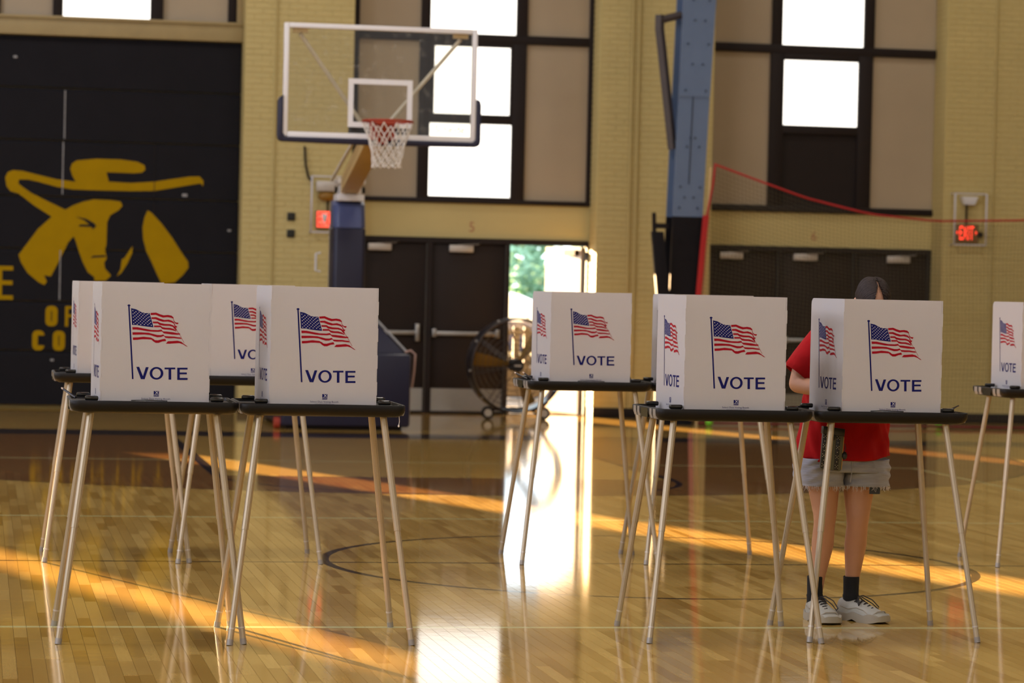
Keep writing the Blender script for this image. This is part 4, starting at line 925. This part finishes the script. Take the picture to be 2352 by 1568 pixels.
h = G(); h.sphere((0, 0, .02), .076, .096, .10, 24, 16); h.sphere((0, -.03, -.05), .058, .062, .065, 20, 12)
h.sphere((0, -.10, -.02), .012, .018, .02, 10, 8); h.sphere((0, -.088, .01), .03, .01, .01, 10, 6); h.sphere((0, -.086, -.066), .022, .008, .006, 10, 6)
for s_ in (-1, 1): h.sphere((s_*.078, .01, -.01), .010, .018, .03, 10, 8)
h.tube([(0, .02, -.03), (0, .03, -.12)], .05, 14)
h.xf(hd_); bg_.add(h.v, h.f)
me = bpy.data.meshes.new('body'); me.from_pydata(bg_.v, [], bg_.f); ob = bpy.data.objects.new('body', me); COL.objects.link(ob)
rm = ob.modifiers.new('R', 'REMESH'); rm.mode = 'VOXEL'; rm.voxel_size = .0062
sm = ob.modifiers.new('S', 'SMOOTH'); sm.iterations = 8; sm.factor = .5
m2 = bpy.data.meshes.new_from_object(ob.evaluated_get(bpy.context.evaluated_depsgraph_get())); bpy.data.objects.remove(ob)
m2.name = 'body'; m2.materials.clear(); m2.materials.append(mSKIN); m2.polygons.foreach_set('use_smooth', [True]*len(m2.polygons))
body = bpy.data.objects.new('body', m2); COL.objects.link(body); body.parent = ps
PO = Vector((PXc, PYc, 0))
def pbuild(g, name, mt, smooth=60, parent=ps, **kw):
    g.xf(lambda v: v+PO); return build(g, name, mt, parent, smooth=smooth, **kw)
mEYE = M('eye', (235, 232, 228), .2)
for s_ in (-1, 1):
    q = G(); q.sphere((s_*.03, -.083, .0), .010, .008, .008, 10, 8); q.xf(hd_); pbuild(q, 'eye', mEYE, parent=ps)
# hair: cap plus strands from a middle parting
q = G(); rs = random.Random(5)
for k in range(520):
    s_ = -1 if k % 2 else 1; y0 = rs.uniform(-.082, .095); lift = rs.uniform(.0, .007); P = []
    drop = rs.uniform(1.35, 1.8); front = max(0., -y0+.0)/.08; yy = y0+rs.uniform(-.045, -.005)-.01*front
    st = .05+rs.uniform(0, .08)+.40*front**1.6
    for i in range(8):
        t_ = i/7; an_ = st+(drop-st)*t_; rx = .079+lift*math.sin(math.pi*min(1, t_*1.4))
        cy = (y0*(1-t_)+yy*t_); sc = math.sqrt(max(.05, 1-((cy-.0)/.103)**2))
        P.append((s_*rx*math.sin(an_)*sc, cy+.006*math.sin(3*t_), .021+(.1015+lift)*math.cos(an_)*sc))
    q.tube(P, [.0030]+[.0042]*5+[.003, .001], 4, flat=.45)
for k in range(160):                       # back of the head
    a0 = rs.uniform(-1.2, 1.2); P = []
    for i in range(7):
        t_ = i/6; e_ = 1.25-2.0*t_; P.append((.081*math.sin(a0)*math.cos(e_), .002+.101*math.cos(a0)*math.cos(e_), .02+.103*math.sin(e_)))
    q.tube(P, .0045, 4, flat=.45)
for k in range(14):
    a_ = rs.uniform(-.5, .5); q.tube([(a_*.03, -.02+rs.uniform(-.04, .05), .12), (a_*.05, rs.uniform(-.03, .05), .135+rs.uniform(0, .008))], .0006, 3)
q.xf(hd_); pbuild(q, 'hair', mHAIR, label='dark brown hair with a middle parting')
# t-shirt
def ring(cx_, cy_, z, rx, ry, n=36, wob=0., ph=0., tilt=0.):
    P = []
    for i in range(n):
        a_ = 2*math.pi*i/n; k = 1+wob*math.sin(7*a_+ph)+wob*.7*math.sin(11*a_-ph*1.7); c_, s_ = math.cos(a_), math.sin(a_)
        c2 = math.copysign(abs(c_)**.8, c_); s2 = math.copysign(abs(s_)**.8, s_)
        P.append((cx_+rx*k*c2, cy_+ry*k*s2, z+tilt*c2 - (.018*max(0, -s_) if tilt is not None and z < .8 else 0)))
    return P
q = G(); R = []
KEY = [(.775, .018, .07, .213, .170), (.85, .018, .068, .210, .164), (.92, .018, .064, .203, .155), (1.0, .018, .058, .198, .15), (1.08, .02, .05, .197, .148), (1.16, .022, .035, .196, .145), (1.23, .025, .02, .192, .14), (1.30, .03, .005, .178, .12), (1.345, .035, -.008, .145, .10), (1.37, .045, -.02, .10, .085), (1.385, .05, -.035, .078, .075)]
def key(z):
    for A, B in zip(KEY, KEY[1:]):
        if z <= B[0]:
            t_ = (z-A[0])/(B[0]-A[0]); return [A[i]*(1-t_)+B[i]*t_ for i in range(1, 5)]
    return KEY[-1][1:]
NZ = 46
for iz in range(NZ):
    z = .775+(1.385-.775)*iz/(NZ-1); c_, cy_, rx, ry = key(z); ring_ = []; fade = min(1, (1.37-z)/.12) if z > 1.25 else 1
    for i in range(96):
        a_ = 2*math.pi*i/96; co, si = math.cos(a_), math.sin(a_); c2 = math.copysign(abs(co)**.8, co); s2 = math.copysign(abs(si)**.8, si)
        fold = .0055*math.sin(5*a_+26*z)*math.sin(13*z+2*a_)+.0045*math.sin(9*a_-31*z+1.3)*(.4+.6*math.sin(7*z+a_)**2)+.003*math.sin(15*a_+40*z)
        k = fold*fade
        ring_.append((c_+(rx+k)*c2, cy_+(ry+k)*s2, z+(.012*c2-.02*max(0, -si)+.004*math.sin(6*a_))*max(0, 1-(z-.775)/.10)))
    R.append(ring_)
q.loft(R, False)
for s_ in (-1, 1):
    o_ = .03; R = []
    for t_, rr_ in ((0, .086), (.3, .086), (.6, .083), (.85, .080), (1.0, .079)):
        p = Vector((o_+s_*.135, .0, 1.305)).lerp(Vector((o_+s_*.258, .008, 1.145)), t_); dv = Vector((s_*.123, .008, -.16)).normalized(); u_ = dv.cross(Vector((0, 1, 0))).normalized(); w_ = dv.cross(u_)
        R.append([p+rr_*(1+.03*math.sin(5*2*math.pi*i/20+t_*4))*(math.cos(2*math.pi*i/20)*u_+math.sin(2*math.pi*i/20)*w_) for i in range(20)])
    q.loft(R, False)
sh_ = pbuild(q, 't_shirt', mSHIRT)
sm = sh_.modifiers.new('Solid', 'SOLIDIFY'); sm.thickness = .003
# shorts
q = G(); R = []
def crease(cx_, cy_, z, rx, ry, sd, n=72):
    P = []
    for i in range(n):
        a_ = 2*math.pi*i/n; co, si = math.cos(a_), math.sin(a_); c2 = math.copysign(abs(co)**.8, co); s2 = math.copysign(abs(si)**.8, si)
        k = .0032*math.sin(150*z+4*math.sin(a_*2+sd)+sd)*(.5+.5*math.sin(3*a_+sd+9*z))+.002*math.sin(8*a_+60*z)
        P.append((cx_+(rx+k)*c2, cy_+(ry+k)*s2, z))
    return P
def interp(T, z):
    for A, B in zip(T, T[1:]):
        if z >= B[0]: t_ = (A[0]-z)/(A[0]-B[0]); return A[1]*(1-t_)+B[1]*t_, A[2]*(1-t_)+B[2]*t_
    return T[-1][1:]
for iz in range(22):
    z = .90-.20*iz/21; rx, ry = interp(((.90, .165, .13), (.82, .185, .145), (.765, .200, .154), (.74, .208, .158), (.70, .212, .16)), z); R.append(crease(.015, .075, z, rx, ry, 0))
q.loft(R, False)
for s_, cxx in ((-1, -.098), (1, .124)):
    R = []
    for iz in range(18):
        z = .76-.128*iz/17; rx, ry = interp(((.76, .105, .14), (.72, .112, .142), (.68, .112, .138), (.65, .111, .132), (.632, .112, .13)), z); R.append(crease(cxx, .075, z, rx, ry, 1.7+s_))
    q.loft(R, False)
so = pbuild(q, 'shorts', mDENIM); sm = so.modifiers.new('Solid', 'SOLIDIFY'); sm.thickness = .003
q = G(); rs = random.Random(11)
for cxx in (-.098, .124):
    for k in range(150):
        a_ = rs.uniform(0, 2*math.pi); c2 = math.copysign(abs(math.cos(a_))**.8, math.cos(a_)); s2 = math.copysign(abs(math.sin(a_))**.8, math.sin(a_)); x, y = cxx+.113*c2, .075+.131*s2; L = rs.uniform(.008, .026)
        q.tube([(x, y, .636), (x+rs.uniform(-.005, .005), y+rs.uniform(-.003, .003), .632-L*.6), (x+rs.uniform(-.008, .008), y, .632-L)], [.0011, .0009, .0004], 3)
pbuild(q, 'frayed_hem', mFRAY, parent=so, kind='stuff')
q = G(); q.tube([(.013, -.085, .80), (.015, -.088, .72), (.015, -.06, .655)], .003, 5); pbuild(q, 'fly_seam', mDENIM, parent=so)
q = G(); q.box(.115, .165, -.045, -.04, .60, .64); pbuild(q, 'pocket_bag', M('dark_pocket_cloth', (62, 64, 66), .9), parent=so)
# shoes and socks
def shoe(cx_, cy_, yaw, mirror):
    r_ = None; ca, sa = math.cos(yaw), math.sin(yaw)
    def tf(v): v = Vector((v.x*1.14, v.y*1.08, v.z*1.12)); return Vector((cx_+v.x*ca+v.y*sa, cy_-v.y*ca+v.x*sa, v.z))
    secs = [(-.055, .018, .075), (-.045, .030, .088), (-.01, .037, .092), (.03, .038, .086), (.06, .040, .088), (.09, .042, .078), (.125, .046, .066), (.155, .047, .055), (.18, .043, .047), (.198, .032, .040), (.208, .014, .032)]
    g = G(); R = []
    for y, hw, top in secs:
        z0 = .024; P = []
        for a_ in [math.pi*k/11 for k in range(12)]:
            P.append((hw*math.cos(a_)*(1.0 if math.sin(a_) > .2 else 1.0), y, z0+(top-z0)*math.sin(a_)**.62))
        R.append(P)
    g.loft(R); g.xf(tf); up_ = pbuild(g, 'shoe', mSHOE)
    g = G(); R = []
    for i, (y, hw, top) in enumerate(secs):
        w_ = hw+.007; zt = .035+.006*math.sin(i*1.9); zb = .0 if 1 < i < 8 else (.004 if i < 9 else .010)
        if i in (4,): zb = .010
        R.append([(-w_, y*1.03, zb), (w_, y*1.03, zb), (w_*.97, y*1.03, zt), (-w_*.97, y*1.03, zt)])
    g.loft(R); g.xf(tf); pbuild(g, 'sole', mSOLE, 30, parent=up_)
    g = G()
    for i in range(5):
        y = .055+.019*i; z = .094-.0085*i; hw = .026-.001*i
        g.tube([(-hw, y, z-.014), (-hw*.4, y+.008, z), (hw*.5, y-.004, z+.001), (hw, y+.004, z-.014)], .0028, 5); g.tube([(hw, y, z-.013), (0, y+.006, z+.003), (-hw, y+.01, z-.015)], .0026, 5)
    g.tube([(.0, .05, .10), (.02, .06, .105), (.045, .09, .088), (.055, .12, .06), (.047, .125, .052), (.036, .1, .074), (.01, .06, .1)], .0024, 5)
    g.tube([(.0, .05, .10), (-.02, .07, .098), (-.035, .095, .075), (-.036, .09, .068), (-.02, .065, .09)], .0024, 5)
    g.xf(tf); pbuild(g, 'laces', mLACE, parent=up_)
    g = G()
    for s_ in (-1, 1):
        g.tube([(s_*.043, .15, .038), (s_*.040, .12, .052), (s_*.036, .08, .058), (s_*.037, .03, .05), (s_*.034, -.02, .058)], .003, 5)
    g.tube([(-.040, .175, .036), (-.02, .185, .05), (.02, .185, .05), (.040, .175, .036)], .003, 5); g.xf(tf); pbuild(g, 'overlay_seam', mSOLE, parent=up_)
shoe(-.097, .075, math.radians(4), 1); shoe(.072, .09, math.radians(30), -1)
for ax in (-.096, .080):
    q = G(); q.loft([[(ax+rx*math.cos(2*math.pi*i/20), .095+ry*math.sin(2*math.pi*i/20), z) for i in range(20)] for z, rx, ry in ((.06, .037, .046), (.10, .0365, .043), (.112, .039, .044), (.12, .036, .041), (.165, .0365, .041), (.20, .0375, .043), (.203, .0355, .041))], False); so_ = pbuild(q, 'sock', mSOCK)
# pouch on its chain
mPOU = M('grey_green_leather', (88, 92, 80), .5, var=.08, bump=.2); mBLK = M('black_leather', (22, 23, 25), .35, var=.06); mSTUD = M('pale_metal_studs', (214, 206, 184), .3, .6); mGOLD = M('brass_zip', (180, 144, 80), .35, .8)
PU = Vector((3.872, 12.915, .715))
pr = root('phone_pouch', PU, 'studded grey-green phone pouch with black flap hanging at the voter\'s hip', 'bag')
def pu(g, name, mt, parent=pr, **kw):
    c_, s_ = math.cos(.16), math.sin(.16)
    g.xf(lambda v: PU+Vector((v.x*math.cos(.06)+v.z*math.sin(.05), v.y, v.z-v.x*.12))); return build(g, name, mt, parent, **kw)
q = G(); q.box(-.050, .050, -.014, .016, .0, .192); pu(q, 'body', mPOU, bevel=.010)
q = G(); q.box(-.0505, -.030, -.0155, .0, .004, .17); q.box(.012, .0335, -.0155, .0, .004, .17); pu(q, 'stud_band', mBLK, bevel=.002)
q = G(); q.box(-.052, .052, -.018, .018, .162, .197); q.prism([(-.028, .165), (.012, .165), (.010, .142), (-.008, .132), (-.024, .142)], -.019, -.013); fl_ = pu(q, 'flap', mBLK, bevel=.004)
q = G(); q.cyl((-.008, -.019, .152), (-.008, -.023, .152), .008, 14); pu(q, 'snap', mBLK, fl_)
q = G()
for bx in (-.040, .023):
    for k in range(7):
        z = .02+.022*k
        q.sphere((bx, -.0165, z), .0022, .0015, .0022, 6, 5)
        if k % 2 == 0:
            for dx, dz in ((-.006, .006), (.006, .006), (-.006, -.006), (.006, -.006)): q.sphere((bx+dx, -.0165, z+dz), .0018, .0014, .0018, 6, 5)
pu(q, 'studs', mSTUD)
q = G(); q.tube([(.052, -.002, .01), (.053, -.002, .16)], .0025, 6); q.tube([(.052, .006, .01), (.053, .006, .16)], .002, 6); pu(q, 'zip', mGOLD)
q = G(); P = [Vector((-.03, .0, .2))+Vector((.004*k, 0, .011*k)) for k in range(24)]
for k in range(8): q.torus(tuple(Vector((-.028+.003*k, 0, .203+.012*k))), .006, .0016, 'y' if k % 2 else 'x', 10, 5)
pu(q, 'chain', mGOLD, smooth=60)
q = G(); q.sphere((.062, .0, .075), .014, .012, .02, 10, 8); q.tube([(.060, 0, .13), (.066, 0, .11), (.06, 0, .09)], .002, 5); pu(q, 'charm', mBLK, smooth=60)
